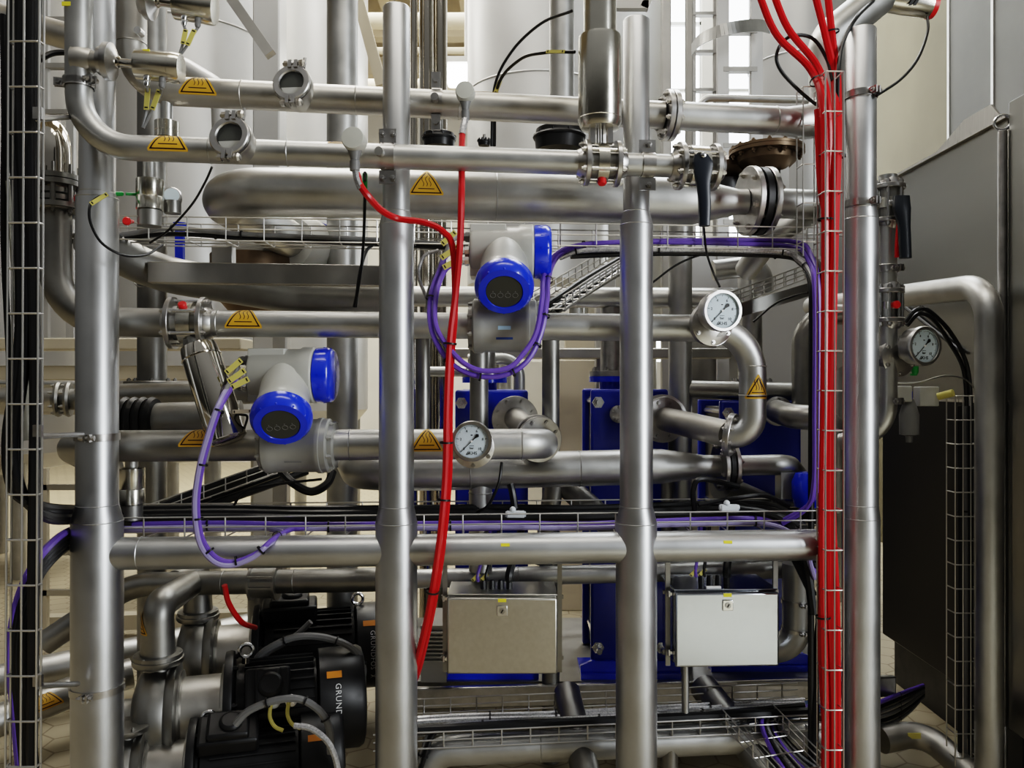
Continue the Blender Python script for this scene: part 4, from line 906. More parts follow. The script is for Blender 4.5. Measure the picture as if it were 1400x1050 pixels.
# cables of the pumps
def gl(label, Mx, pts, r, m, ties=(), plug=None):
    return cable(label, [Mx @ V(p) for p in pts], r, m, ties)
cable('grey motor conduit rising to the terminal box of the rear pump', [P(x, y, Y=3.3) for x, y in ((425, 850), (408, 866), (388, 880), (365, 893), (350, 912))], .012, GREYC)
cable('braided motor cable arching between the rear and middle pumps', [P(x, y, Y=3.12) for x, y in ((346, 908), (362, 890), (400, 872), (440, 871), (478, 884), (495, 908), (494, 930), (480, 950))], .014, GREYC, (.25, .5, .72))
cable('braided motor cable arching from the middle pump toward the nearest one', [P(x, y, Y=2.70) for x, y in ((322, 990), (340, 972), (375, 958), (410, 956), (437, 972), (450, 996), (452, 1030))], .013, GREYC, (.3, .55, .75))
for k, (x, mm) in enumerate(((.165, WPLAST), (.225, BOLT))):
    q = MB_ @ V((x, -.205, .085)); tag(MB().lathe([(.022, 0), (.022, .02), (.016, .024), (.018, .04), (.008, .045)], q, V((.1, -1, .2)), 18).build('cable_plug', mm), ('pale grey cable plug on the terminal box of the middle pump', 'silver cable plug on the terminal box of the middle pump')[k], 'plug')
    cable(('yellow-green lead from the pale grey plug', 'yellow-green lead from the silver plug')[k], [q + V((0, -.045, .01)), q + V((.0, -.06, -.03)), q + V((.02, -.07, -.06)), q + V((.05, -.07, -.075))], .007, YTAG)
cable('pale braided cable looping off the nearest pump', [P(x, y, Y=2.30) for x, y in ((402, 992), (425, 996), (446, 1012), (458, 1035), (465, 1070))], .009, BRAID)
cable('short red cable hanging beside the rear pump', [P(307, 800, .3), P(313, 825, .32), P(330, 850, .36), P(349, 858, .5)], .010, REDC)
# floor pipes at the far corner
pipe('floor_pipe', 'bright floor-level pipe running back between the post and the pumps', 'pipe', [P(-40, 938, Y=3.55), P(170, 893, Y=3.9), P(340, 856, Y=4.4)], .068, .3, STEEL, 26)
fp = pipe('floor_pipe', 'floor-level pipe with a warning sticker, ending at the thick post', 'pipe', [P(-40, 1000, Y=3.2), P(118, 938, Y=3.5), P(180, 920, Y=3.6)], .066, None, STEEL, 26)
sticker(fp, P(60, 966, Y=3.37), (P(118, 938, Y=3.5) - P(-40, 1000, Y=3.2)).normalized(), TOCAM, .066, .13, .0)
flange(fp, P(112, 940, Y=3.49), (P(118, 938, Y=3.5) - P(-40, 1000, Y=3.2)), .10, .02, 8, .01)

# ================================================================== right side: enclosure, valve line, big bent pipe
XE = 1.92
en = thing('machine_enclosure', 'brushed steel machine enclosure darkened by reflections, filling the corner under the concrete wall', 'enclosure', (2.5, 3.6, 0))
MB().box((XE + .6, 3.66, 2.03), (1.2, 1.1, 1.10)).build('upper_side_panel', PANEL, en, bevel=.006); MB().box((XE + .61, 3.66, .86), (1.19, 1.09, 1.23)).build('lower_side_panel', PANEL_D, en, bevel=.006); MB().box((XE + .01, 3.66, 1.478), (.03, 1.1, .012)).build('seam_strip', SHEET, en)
MB().box((XE + .62, 3.66, .12), (1.1, 1.05, .24)).build('shade_block', BLKP, en)  # black block added to stand in for shade below the enclosure
for y in (3.3, 4.1): MB().box((XE + .15, y, .12), (.08, .08, .24)).build('leg', FRAME_G, en)
MB().box((XE + .6, 3.66, 2.583), (1.24, 1.12, .012)).build('top_sheet', SHEET, en)
MB().prism([(0, 0), (.42, .14), (.62, .14), (.75, 0)], (XE + .1, 4.0, 2.585), (0, -1, 0), Zv, .01).build('top_flap', SHEET, en)
e2_ = thing('machine_enclosure', 'nearer slice of the steel enclosure at the picture edge, past the slim eyelet rod', 'enclosure', (2.5, 2.5, 0))
MB().box((XE + .58, 2.52, 1.43), (1.2, 1.12, 2.40)).build('side_panel', PANEL, e2_, bevel=.006); MB().box((XE + .2, 2.4, .12), (.08, .08, .24)).build('leg', FRAME_G, e2_)
rd = thing('eyelet_rod', 'slim vertical rod with a ring on top, fixed along the enclosure', 'rod', (XE - .03, 3.12, 0))
zr = 1.55 + 345 / 1100 * 3.1; MB().cyl((XE - .03, 3.10, 0), (XE - .03, 3.10, zr), .017, 16).build('rod', FLG, rd); MB().torus((XE - .03, 3.10, zr + .035), (.6, 1, 0), .028, .006, 24, 8).build('ring', BOLT, rd)
dk = cable('dark drip rail strip on the enclosure behind the gauge', [(XE - .012, 3.9, 1.92), (XE - .012, 3.4, 1.68)], .008, BLK, name='drip_strip', cat='strip')
xq = 1.72
pipe('bent_pipe', 'big bent pipe crossing the enclosure and turning down at the picture edge', 'pipe', [(1.60, 4.3, 1.965), (xq, 2.9, 1.905), (xq, 2.9, -.02)], .0475, .13, STEEL, 34)
# valve line
dV = .10
vl = pipe('valve_line_pipe', 'thin vertical pipe with valves just right of the brightest post', 'pipe', [P(1214, 240, dV), P(1214, 590, dV), P(1150, 604, dV + .12)], R(12, 1214, dV), .12, STEEL, 28, ((0, .35),))
clampring(vl, P(1214, 368, dV), Zv, R(12, 1214, dV), (.5, -1, 0)); clampring(vl, P(1214, 548, dV), Zv, R(12, 1214, dV), (.5, -1, 0))
tv2 = wafer_valve('lever valve with a drooping black and red handle on the thin pipe', P(1216, 279, dV), Zv, R(21, 1216, dV), R(12, 1214, dV), R(46, 1216, dV), 'lever_valve', wide=.3, nb=6)
MB().cyl(P(1214, 279, dV), P(1228, 274, dV - .10), .011, 12).build('spindle', BOLT, tv2)
g2 = [P(1232, 268, dV - .09), P(1233, 285, dV - .1), P(1236, 310, dV - .105), P(1238, 353, dV - .11)]
grip(MB(), g2, [wpx(11, 1214, 0), wpx(12, 1214, 0), wpx(8, 1214, 0), wpx(7.5, 1214, 0)], .013).build('lever_grip', HANDLE, tv2)
grip(MB(), [P(1230, 300, dV - .075), P(1227, 330, dV - .08), P(1226, 352, dV - .08)], [.008, .007, .006], .008).build('release_lever', REDC, tv2)
wafer_valve('small check valve with a pinkish red dot on the thin pipe', P(1216, 418, dV), Zv, R(19.5, 1216, dV), R(12, 1214, dV), R(40, 1216, dV), 'check_valve', (.12, -1, 0), .62, 8, .25)
fr2 = thing('air_regulator', 'grey compressed-air filter regulator hanging before the enclosure', 'regulator', P(1245, 600, .35)); c = P(1243, 560, .35)
MB().box(c + V((-.03, 0, .06)), (.055, .06, .06)).build('valve_block', LGREY, fr2, bevel=.004); MB().box(c + V((.075, .02, .05)), (.075, .05, .075)).build('valve_block', LGREY, fr2, bevel=.004); MB().lathe([(.012, -.125), (.014, -.10), (.035, -.095), (.036, -.02), (.028, .01), (.016, .04)], c, Zv, 20).build('filter_bowl', GREYC, fr2); MB().cyl(c + V((.10, -.02, .05)), c + V((.135, -.06, .065)), .014, 14).build('brass_fitting', YTAG, fr2); MB().cyl(c + V((.0, 0, .02)), c + V((0, 0, .07)), .012, 12).build('blue_knob', BLUE, fr2)
tag(MB().lathe([(.008, 0), (.012, .01), (.012, .03)], P(1251, 512, .2), V((0, 0, 1)), 12).box(P(1249, 512, .2), (.02, .01, .008)).build('air_fitting', GREEN), 'tiny green air fitting under the gauge by the enclosure', 'fitting')
# top-right actuator
ta2 = thing('pneumatic_actuator', 'lying silver actuator with a red end cap at the top edge', 'actuator', P(1240, 10, .2))
a_, b_ = P(1183, -6, .22), P(1270, 8, .22); MB().lathe([(.02, -.03), (.04, -.01), (.045, .0), (.045, (b_ - a_).length)], a_, b_ - a_, 32).build('cylinder', POL, ta2)
MB().lathe([(.046, 0), (.044, .018), (.03, .024)], b_, b_ - a_, 28).build('end_cap', REDCAP, ta2); MB().cyl(P(1181, 10, .22), P(1181, 55, .22), .006, 10).build('bracket_rod', BOLT, ta2)
lg = MB()
for k in (0, 1): lg.prism([(0, 0), (.012, 0), (.026, .022), (.014, .022)], P(1233 + 6 * k, 16, .22) + V((0, -.0462, 0)), V((1, 0, .1)), Zv, .001)
lg.build('slash_emblem', BLACKINK, ta2, smooth=False)
cable('black air hose looping from the lying actuator to the brightest post', [P(1268, 22, .2), P(1268, 45, .17), P(1255, 80, .1), P(1232, 108, .02), P(1198, 131, -.06)], .005, RUB)
cable('black hose curving down from the lying actuator into the red cables', [P(1195, 0, .15), P(1170, 25, .0), P(1152, 60, -.03), P(1146, 100, -.06), P(1145, 140, -.05)], .007, RUB)
cable('black hose making a wide loop left of the red cables', [P(1140, 150, -.03), P(1112, 140, .0), P(1070, 100, .0), P(1062, 72, .0), P(1080, 50, .0), P(1110, 52, .0), P(1130, 80, -.02), P(1138, 110, -.04)], .006, RUB)
cable('twin black hose arching over the gauge to the far cable basket', [P(1238, 440, .2), P(1252, 424, .2), P(1270, 425, .25), P(1300, 455, .35), P(1322, 500, .4), P(1328, 560, .45)], .008, RUB, (.3,))
cable('second black hose arching just under its twin above the gauge', [P(1240, 445, .22), P(1256, 429, .22), P(1275, 436, .27), P(1296, 465, .37), P(1317, 505, .42), P(1322, 560, .47)], .008, RUB)
cable('thin pale wire arching from the regulator to the far cable basket', [P(1222, 524, .3), P(1255, 523, .3), P(1290, 514, .35), P(1318, 518, .4), P(1334, 535, .42), P(1338, 560, .43)], .003, WIRE)

pp_ = pipe('floor_elbow_pipe', 'steel elbow pipe with a yellow tag lying at the enclosure foot', 'pipe', [P(1205, 1012, Y=3.15), P(1262, 1000, Y=3.2), P(1345, 1075, Y=2.95)], .05, .1, STEEL_W, 24)
MB().box(P(1250, 1006, Y=3.13), (.05, .004, .022)).build('yellow_tag', YTAG, pp_)
# ================================================================== wire trays
tray('wire tray carrying cables across beneath the widest header pipe', [P(150, 331, .28), P(1112, 345, .28)], (0, 1, 0), Zv, .125, R(31, 600, .22), .128, 3, 2, .0026, start=.03)
tray('long wire tray running along the top of the thick crossbar', [P(150, 725, .22), P(1112, 714, .22)], (0, 1, 0), Zv, .30, R(27, 600, .08), .128, 4, 2, .0028, start=.05)
tray('low wire tray running just above the bottom header', [P(520, 1001, .33), P(1110, 974, .33)], (0, 1, 0), Zv, .30, .055, .10, 4, 2, .0030, start=.04)
tray('vertical wire basket guarding the red cable bundle beside the brightest post', [P(1141, 97, -.12), P(1141, 1060, -.12)], (1, 0, 0), Yv, R(25, 1141, -.12), .07, R(54.6, 1141, -.12), 3, 1, .0026, start=.001)
tray('short narrow wire basket behind the loose loop of black hose', [P(1110, 118, .06), P(1110, 350, .06)], (1, 0, 0), Yv, R(24, 1110, .06), .06, R(53, 1110, .06), 2, 1, .0024, start=.001)
tray('near vertical wire basket full of thick black cables at the picture edge', [P(33, -30, Y=2.02), P(28, 1080, Y=2.02)], (1, .0, 0), Yv, R(42, Y=2.02), .02, R(62, Y=2.02), 3, 1, .0028, start=.045)
tray('tall wire basket standing in front of the enclosure beside the big bent pipe', [P(1322, 541, .28), P(1322, 1090, .28)], (1, .0, 0), Yv, R(32, 1322, .28), .06, R(33, 1322, .28), 4, 1, .0026, start=.001)
tray('cable ladder climbing away behind the upper flowmeter', [P(742, 425, .30), P(858, 352, .9)], (.95, -.3, 0), Zv, .15, .05, .06, 4, 2, .003, start=.02)
tray('wire tray sloping up behind the gauge of the hook bend', [P(985, 425, .42), P(1125, 372, .5)], (0, 1, 0), Zv, .10, .055, .05, 3, 3, .0026, start=.02)
tray('wire tray sloping up behind the lower flowmeter', [P(165, 725, .40), P(400, 640, .62)], (.2, 1, 0), Zv, .16, .05, .08, 4, 2, .0026, start=.02)
tray('wire tray heading forward at the bottom beside the red cables', [P(1022, 985, .22), P(1105, 1075, -.1)], (1, .3, 0), Zv, .20, .05, .08, 4, 2, .0026, start=.02)
for i in range(5): cable(('thick black','thin black','grey','black','braided')[i] + ' cable lying on the ladder behind the upper flowmeter, ' + ('nearest','second','middle','fourth','farthest')[i] + ' of five', [P(735 + 9 * i, 424, .30 + .02 * i), P(765 + 8 * i, 405, .42 + .02 * i), P(800 + 8 * i, 381, .62), P(850 + 6 * i, 352, .9)], (.011, .006, .008, .010, .007)[i], (RUB, RUB, GREYC, RUB, BRAID)[i], (), 'cables on the rear ladder', n=5)
tag(MB().bar(P(742, 432, .32), P(858, 362, .92), .006, .05).build('tray_side_rail', STEEL_D), 'plain steel rail under the cable ladder behind the upper flowmeter', 'rail')
tag(MB().bar(P(985, 432, .40), P(1125, 390, .46), .03, .05).build('tray_rail', STEEL_D), 'grey rail below the sloping tray behind the hook bend gauge', 'rail')
for px, py in ((1153, 163), (1153, 275), (1155, 430), (1155, 765)):
    pass
# galvanised strip and brackets near the left basket
tag(MB().bar(P(16, 250, Y=2.12), P(38, 602, Y=2.12), .004, R(24, Y=2.12), TOCAM).build('cover_strip', GALV), 'dull greenish galvanised strip leaning inside the near black cable basket', 'strip')
for i, (y, x1) in enumerate(((163, 96), (597, 112), (938, 106))):
    tag(MB().cyl(P(52, y, Y=2.06), P(x1, y - 3, Y=2.4), .008, 12).box(P(52, y - 8, Y=2.03), (.022, .01, .03)).build('standoff_bracket', FLG), ('thin standoff bracket from the near basket to the corner riser', 'thin standoff bracket from the near basket to the upper strap clamp', 'thin standoff bracket from the near basket to the lower strap clamp')[i], 'bracket')

# ================================================================== cables
rc = R(5.2, 1130, -.09)
RED = [
 ('outermost red cable swooping in from the top, left edge of the bundle', [(1036, -12), (1062, 48), (1108, 95), (1125, 150), (1128, 300), (1127, 500), (1124, 760), (1128, 960), (1128, 1065)], -.085, (.3, .5, .8)),
 ('red cable swooping in just above the outermost one', [(1056, -12), (1078, 40), (1118, 92), (1132, 150), (1133, 300), (1131, 500), (1126, 760), (1124, 900), (1134, 1065)], -.070, ()),
 ('straight red cable entering the bundle from the upper right elbow', [(1113, -12), (1130, 55), (1140, 105), (1143, 200), (1139, 320), (1134, 500), (1133, 760), (1139, 960), (1139, 1065)], -.082, ()),
 ('rightmost red cable of the bundle beside the brightest post', [(1131, -12), (1139, 60), (1145, 105), (1146, 200), (1142, 320), (1138, 520), (1138, 700), (1144, 850), (1145, 1065)], -.066, (.1, .4)),
 ('deeper red cable showing between the others lower in the bundle', [(1118, 150), (1122, 250), (1133, 330), (1131, 480), (1129, 700), (1132, 880), (1134, 1065)], -.055, ())]
for lb, pts, dy, ties in RED: cable(lb, [P(x, y, dy if y > 120 else dy + .05) for x, y in pts], rc, REDC, ties, 'red cables of the vertical bundle', tier=rc * 1.9 if ties else None)
# sensor leads
c1 = cable('red cable hanging from the lamp-side sensor head down past the round gauge', [e1 + V((0, 0, .004)), P(632, 185, -.03), P(631, 260, -.13), P(629, 330, -.13), P(623, 400, -.10), P(615, 470, -.10), P(611, 560, -.10), P(609, 650, -.10), P(601, 740, -.11), P(587, 830, -.08), P(570, 905, .0), P(560, 935, .09)], R(4.6, 620, -.1), REDC, (.46, .60, .68, .80), tier=R(9, 620, -.1))
MB().cyl(e2, e2 + V((.002, 0, -.02)), .007, 10).build('gland_tube', FLG, None) if False else None
c2 = cable('red cable snaking from the front pipe sensor to join the hanging one', [e2 + V((0, 0, .004)), P(488, 238, -.2), P(492, 252, -.2), P(503, 268, -.2), P(522, 288, -.16), P(545, 299, -.12), P(580, 304, -.12), P(605, 316, -.12), P(619, 340, -.11), P(622, 420, -.09), P(618, 480, -.09), P(615, 560, -.09), P(614, 650, -.09), P(606, 740, -.10), P(592, 830, -.07), P(575, 905, .02), P(565, 935, .10)], R(4.6, 620, -.1), REDC)
sv = [e2 + V((0, 0, .006)), P(487, 236, -.2), P(489, 246, -.2), P(494, 258, -.2)]
cable('short grey braided sleeve bending under the front pipe sensor head', sv, R(5.2, 480, -.2), BRAID, name='cable_sleeve', cat='sleeve')
cable('short grey braided sleeve under the lamp-side sensor head', [e1 + V((0, 0, .006)), P(634, 172, -.02), P(632, 184, -.03)], R(5, 630, 0), BRAID, name='cable_sleeve', cat='sleeve')
# flowmeter leads
def loopc(lb, pts, r, m, ties=(), **k): return cable(lb, [P(*p) for p in pts], R(r, 600, 0), m, ties, **k)
lu = [(600, 372, .02), (590, 400, -.02), (588, 440, -.06), (600, 475, -.08), (625, 503, -.09), (660, 515, -.09), (695, 511, -.09), (722, 492, -.08), (740, 455, -.06), (748, 410, -.02), (750, 380, .06), (762, 352, .2), (790, 337, .24), (850, 331, .25)]
ca = cable('outer purple cable of the loop beneath the upper flowmeter', [gU[1]] + [P(610, 350, .05)] + [P(*p) for p in lu] + [P(1000, 333, .25), P(1085, 338, .25), P(1106, 358, .12), P(1114, 400, .04), P(1114, 560, .04), P(1113, 660, .04), P(1102, 695, .08), P(1070, 716, .14)], R(3.6, 600, 0), PURP, (.14, .24, .30, .36, .42, .46, .52, .62), tier=R(6.5, 600, 0), n=10)
cb = cable('inner purple cable of the loop beneath the upper flowmeter', [gU[2]] + [P(618, 362, .05)] + [P(x + (7 if x < 650 else (-7 if x > 700 else 0)), y - (8 if 470 < y else 0), dy - .012) for x, y, dy in lu] + [P(1000, 328, .26), P(1088, 331, .25), P(1110, 352, .12), P(1119, 400, .05), P(1119, 560, .05), P(1117, 660, .05), P(1106, 690, .09), P(1070, 712, .16)], R(3.6, 600, 0), PURP, n=10)
cc = cable('grey cable with a tag entering the top gland of the upper flowmeter', [gU[0], P(618, 330, .06), P(603, 360, .06), P(588, 395, .1), P(585, 420, .14)], R(3.6, 600, 0), GREYC)
markertag(cc, P(604, 334, -.0), P(623, 317, -.0), .018); markertag(ca, P(603, 353, -.0), P(627, 337, -.0), .018); markertag(cb, P(606, 366, -.0), P(630, 353, -.0), .018)
ll = [(318, 527, .02), (302, 555, -.06), (288, 595, -.08), (276, 640, -.09), (270, 690, -.09), (276, 735, -.09), (295, 762, -.09), (320, 768, -.08), (350, 757, -.07), (370, 740, -.05), (388, 728, .05), (410, 722, .12), (470, 722, .14)]
cd = cable('purple cable hanging in a deep loop from the lower flowmeter', [gL[1]] + [P(*p) for p in ll] + [P(700, 722, .14), P(1040, 714, .14)], R(3.6, 300, 0), PURP, (.15, .26, .36, .44, .54, .62, .7), tier=R(6.5, 300, 0), n=10)
ce = cable('lilac-grey cable paired with the deep loop of the lower flowmeter', [gL[2]] + [P(x - 4, y + (5 if y > 730 else 0), dy - .006) for x, y, dy in ll[:10]] + [P(388, 730, .05), P(372, 724, .10), P(350, 722, .14), P(250, 724, .14), P(170, 725, .14)], R(3.6, 300, 0), LILAC, n=10)
cf = cable('second grey lead at the top gland of the lower flowmeter', [gL[0], P(322, 510, .06), P(308, 535, -.02), P(294, 575, -.07), P(281, 632, -.08)], R(3.2, 300, 0), GREYC)
markertag(cf, P(309, 510, -.0), P(330, 492, -.0), .018); markertag(cd, P(312, 522, -.0), P(335, 506, -.0), .018); markertag(ce, P(316, 530, -.0), P(340, 518, -.0), .018)
# tray fillers
def along(lb, pts, r, m, ties=(), g=None, **k): return cable(lb, [P(*p) for p in pts], R(r, 600, .2), m, ties, g, **k)
along('pale grey cable lying in the upper tray left of the capped post', [(60, 322, .25), (160, 321, .25), (235, 312, .25), (330, 320, .25), (520, 328, .25), (640, 336, .28)], 3.4, GREYC, (.2, .4, .6, .8))
along('black cable lying along the upper tray under the pale grey one', [(60, 332, .28), (160, 326, .27), (240, 320, .27), (360, 327, .26), (520, 334, .26), (640, 340, .28)], 3.4, RUB, (.5,))
along('braided grey cable in the upper tray right of the upper flowmeter', [(765, 352, .24), (800, 342, .24), (900, 341, .24), (1060, 344, .24), (1092, 355, .16), (1113, 385, .08), (1120, 450, .06), (1122, 700, .06), (1122, 960, .06)], 4.2, BRAID, (.1, .25, .4, .55, .7, .85))
along('black cable beneath the braided one in the upper tray', [(780, 350, .27), (900, 346, .27), (1060, 349, .27), (1095, 360, .2), (1108, 385, .1), (1110, 450, .08), (1109, 700, .08), (1109, 1060, .08)], 4.2, RUB, (.3, .5))
along('dark cable close behind the vertical purple pair', [(1095, 345, .3), (1120, 365, .12), (1127, 420, .1), (1127, 700, .1), (1117, 900, .08), (1113, 1060, .06)], 5, RUB, (.5,))
for i, (y, m, lb) in enumerate(((715, PURP, 'purple cable lying along the lower tray'), (721, LILAC, 'lilac-grey cable lying at the front bottom of the lower tray'), (707, RUB, 'black cable sagging along the middle of the lower tray'), (701, RUB, 'black cable heaped at the back of the lower tray'), (694, RUB, 'topmost black cable at the back of the lower tray'))):
    dy = (.20, .13, .24, .30, .33)[i]
    along(lb, [(165, y + 2, dy), (300, y, dy), (420, y + 2, dy), (540, y + 1, dy), (690, y, dy), (800, y + 1, dy), (960, y - 5, dy), (1050, y - 4, dy), (1095, y + 20, dy - .1), (1114, y + 70, .06)], (3.4, 3.4, 5.5, 6, 5)[i], m, (.1, .25, .4, .6, .75) if i in (1, 0) else ())
# black heaps by the lower flowmeter
for i, (dx, dyy, r, lb) in enumerate(((0, 0, 7, 'thick black cable climbing the sloping tray, nearest of its heap'), (0, 9, 7, 'thick black cable under the nearest one on the sloping tray'), (8, -8, 6, 'black cable behind the heap on the sloping tray'), (20, 14, 6, 'black cable at the lower edge of the sloping tray'))):
    along(lb, [(120 + dx, 706 + dyy, .38), (200 + dx, 703 + dyy, .40), (260 + dx, 680 + dyy, .47), (340 + dx, 652 + dyy, .56), (400 + dx, 630 + dyy, .64)], r, RUB)
along('black hose sagging beneath the lower flowmeter', [(385, 645, .3), (400, 660, .25), (425, 672, .25), (447, 662, .28), (455, 645, .32)], 6, RUB)
along('thin black wire wandering across under the lower flowmeter', [(320, 690, .25), (335, 672, .22), (380, 662, .2), (440, 655, .2)], 1.8, RUB)
along('thin black wire hanging from the lower pipe to the cable tray', [(686, 632, .2), (682, 660, .18), (668, 690, .2), (652, 700, .25)], 2, RUB)
hs = along('short black hose standing in the lower tray beside the white clip', [(698, 662, .25), (701, 675, .24), (704, 695, .24)], 5, RUB)
along('black hose draped from the small bolted flange into the lower tray', [(1010, 665, .25), (960, 655, .2), (948, 670, .2), (950, 700, .22)], 4, RUB)
along('black wire crossing from the draped hose to the red bundle', [(955, 690, .2), (1000, 682, .2), (1045, 678, .22), (1080, 692, .2)], 3, RUB)
along('black cable arching from the lower tray down behind the red bundle', [(1000, 695, .25), (1055, 705, .2), (1085, 725, .12), (1102, 770, .08), (1112, 840, .06)], 6, RUB)
along('second black cable arching beside it behind the red bundle', [(1010, 690, .28), (1065, 712, .22), (1078, 745, .16), (1100, 790, .1), (1112, 815, .08)], 6, RUB)
for i, (px, py) in enumerate(((705, 703), (997, 694))):
    c = P(px, py, .12); t = thing('cable_clip', ('white plastic clip on the lower tray beside the short hose', 'white plastic clip on the lower tray near the red bundle')[i], 'clip', c - V((0, 0, .015)))
    MB().box(c, (.06, .025, .022)).cyl(c + V((-.035, 0, 0)), c + V((.035, 0, 0)), .010, 14).build('clip_body', WPLAST, t, bevel=.003); MB().sphere(c + V((-.01, -.005, .016)), .011).build('cap', WPLAST, t)
# bottom tray cables
for i in (0, 3): along('black cable lying in the low tray, %s' % ('nearest the front wires', '', '', 'farther back beside the braided cables')[i], [(520, 1000 - .4 * i, .21 + .033 * i), (700, 992 - .3 * (i % 3), .21 + .033 * i), (900, 983 - .4 * (i % 2), .21 + .033 * i), (1108, 973, .21 + .033 * i)], 6.5 - (i % 3), RUB, (), 'black cables in the low tray', n=5)
for i, (pts, r, m, lb) in enumerate((
  ([(520, 988, .43), (620, 980, .43), (760, 976, .43), (900, 968, .43), (1100, 958, .43)], 5, BRAID, 'braided pale cable at the back of the low tray'),
  ([(520, 992, .38), (620, 985, .38), (760, 981, .38), (900, 972, .38), (1100, 962, .38)], 4.5, BRAID, 'second braided cable in the low tray'),
  ([(575, 1060, .20), (582, 1030, .20), (600, 998, .22), (660, 990, .25), (800, 984, .25), (960, 976, .25), (1100, 964, .25)], 3.5, RUB, 'black cable rising into the front of the low tray'),
  ([(570, 1060, .22), (577, 1028, .22), (596, 996, .24), (660, 988, .29), (800, 981, .29), (960, 972, .29), (1100, 962, .29)], 3, BRAID, 'thin pale cable rising beside the black one at the low tray'))):
    along(lb, pts, r, m, (.15, .35, .5, .7, .85))
for i in range(9):
    m = (PURP, RUB, BRAID, RUB, PURP, GREYC, RUB, BRAID, RUB)[i]
    lb = ('purple', 'black', 'braided pale', 'black', 'purple', 'grey', 'black', 'braided pale', 'black')[i]
    where = ('leftmost', 'second', 'third', 'fourth', 'fifth', 'sixth', 'seventh', 'eighth', 'rightmost')[i]
    along('%s cable fanning down the bottom tray by the red bundle, %s of nine' % (lb, where), [(1135, 965 + i, .30), (1075, 968 + i, .28), (1042 + 3 * i, 982 + 2 * i, .22), (1052 + 6 * i, 1020 + 2 * i, .1), (1078 + 8 * i, 1062, -.03)], 3.2, m, (), 'cables fanning down the bottom tray', n=6)
tag(MB().bar(P(985, 995, .30), P(1115, 965, .30), .08, .014).build('cable_sleeve', TRAYBLUE), 'flat blue-grey sleeve crossing the low tray by the red bundle', 'sleeve')
for i in range(6):
    along(('pale', 'black', 'grey', 'pale', 'black', 'purple')[i] + ' cable curving into the dark hole of the enclosure, ' + ('lowest', 'second', 'third', 'fourth', 'fifth', 'topmost')[i] + ' of six', [(1180, 995 - 5 * i, .4), (1215, 990 - 7 * i, .55), (1240, 975 - 6 * i, .8), (1262, 952 - 3 * i, 1.0)], 3.6, (BRAID, RUB, GREYC, BRAID, RUB, PURP)[i], (.5,), 'cables curving into the enclosure', n=6)
for i in range(4): 
    c = cable('black cable held in the tall basket by the enclosure, %s of four' % ('leftmost', 'second', 'third', 'rightmost')[i], [P(1312 + 7 * i, 555, .31 + .02 * (i % 2)), P(1313 + 7 * i, 800, .32), P(1312 + 7 * i, 1085, .31)], R(3, 1322, .3), (RUB, GREYC, RUB, RUB)[i], (.3,), 'cables in the tall basket', n=5)
# near left bundle
Yc = 2.07
for i in range(9):
    k = i - 4; j = (i % 3 - 1) * .012; w = ('leftmost', 'second', 'third', 'fourth', 'middle', 'sixth', 'seventh', 'eighth', 'rightmost')[i]
    if i < 5: pts = [(34 + 4.2 * k, -30), (30 + 4 * k, 120), (34 + 3 * k, 260), (38 + 2.6 * k, 400), (34 + 2.6 * k, 500), (22 + 3.2 * k, 600), (30 + 3 * k, 670), (62 + k, 708 + 4 * k), (110, 712 + 4 * k), (180, 714 + 3 * k)]
    else: pts = [(34 + 4.2 * k, -30), (34 + 3.6 * k, 120), (38 + 2 * k, 260), (44 + k, 420), (46 + k, 560), (44 + k, 700), (43 + k, 820), (42 + k, 940), (40 + k, 1080)]
    cable('thick black cable in the near basket, %s of nine' % w, [P(x, y, Y=Yc + j + min(.63, max(0, x - 50) * .0098)) for x, y in pts], R(6.5, Y=Yc), RUB, (), 'black cables in the near basket')
for i in range(5):
    k = i - 2
    cable('%s cable curling from the tray end down through the near basket, %s of five' % (('purple', 'black', 'black', 'black', 'black')[i], ('uppermost', 'second', 'third', 'fourth', 'innermost')[i]), [P(x, y, Y=yy) for x, y, yy in [(160, 720 + 3 * i, 2.70), (104, 722 + 5 * i, 2.58), (62 - 0 * i, 752 + 6 * i, 2.22), (28 + 4 * i, 810 + 3 * i, 2.1), (14 + 5 * i, 890, 2.07), (20 + 5 * i, 970, 2.07), (30 + 5 * i, 1080, 2.07)]], R(6, Y=2.1), PURP if i == 0 else RUB, (), 'cables curling into the near basket')
cable('black cable draping along the outside of the near basket', [P(4, 20, Y=2.1), P(6, 160, Y=2.1), P(5, 320, Y=2.12), P(12, 480, Y=2.12), P(16, 560, Y=2.1)], R(4, Y=2.1), RUB)
cable('twin black hose passing from the near basket behind the corner riser', [P(50, 84, 0), P(72, 73, .03), P(96, 72, .05), P(118, 74, .1)], R(4, 80, 0), RUB)

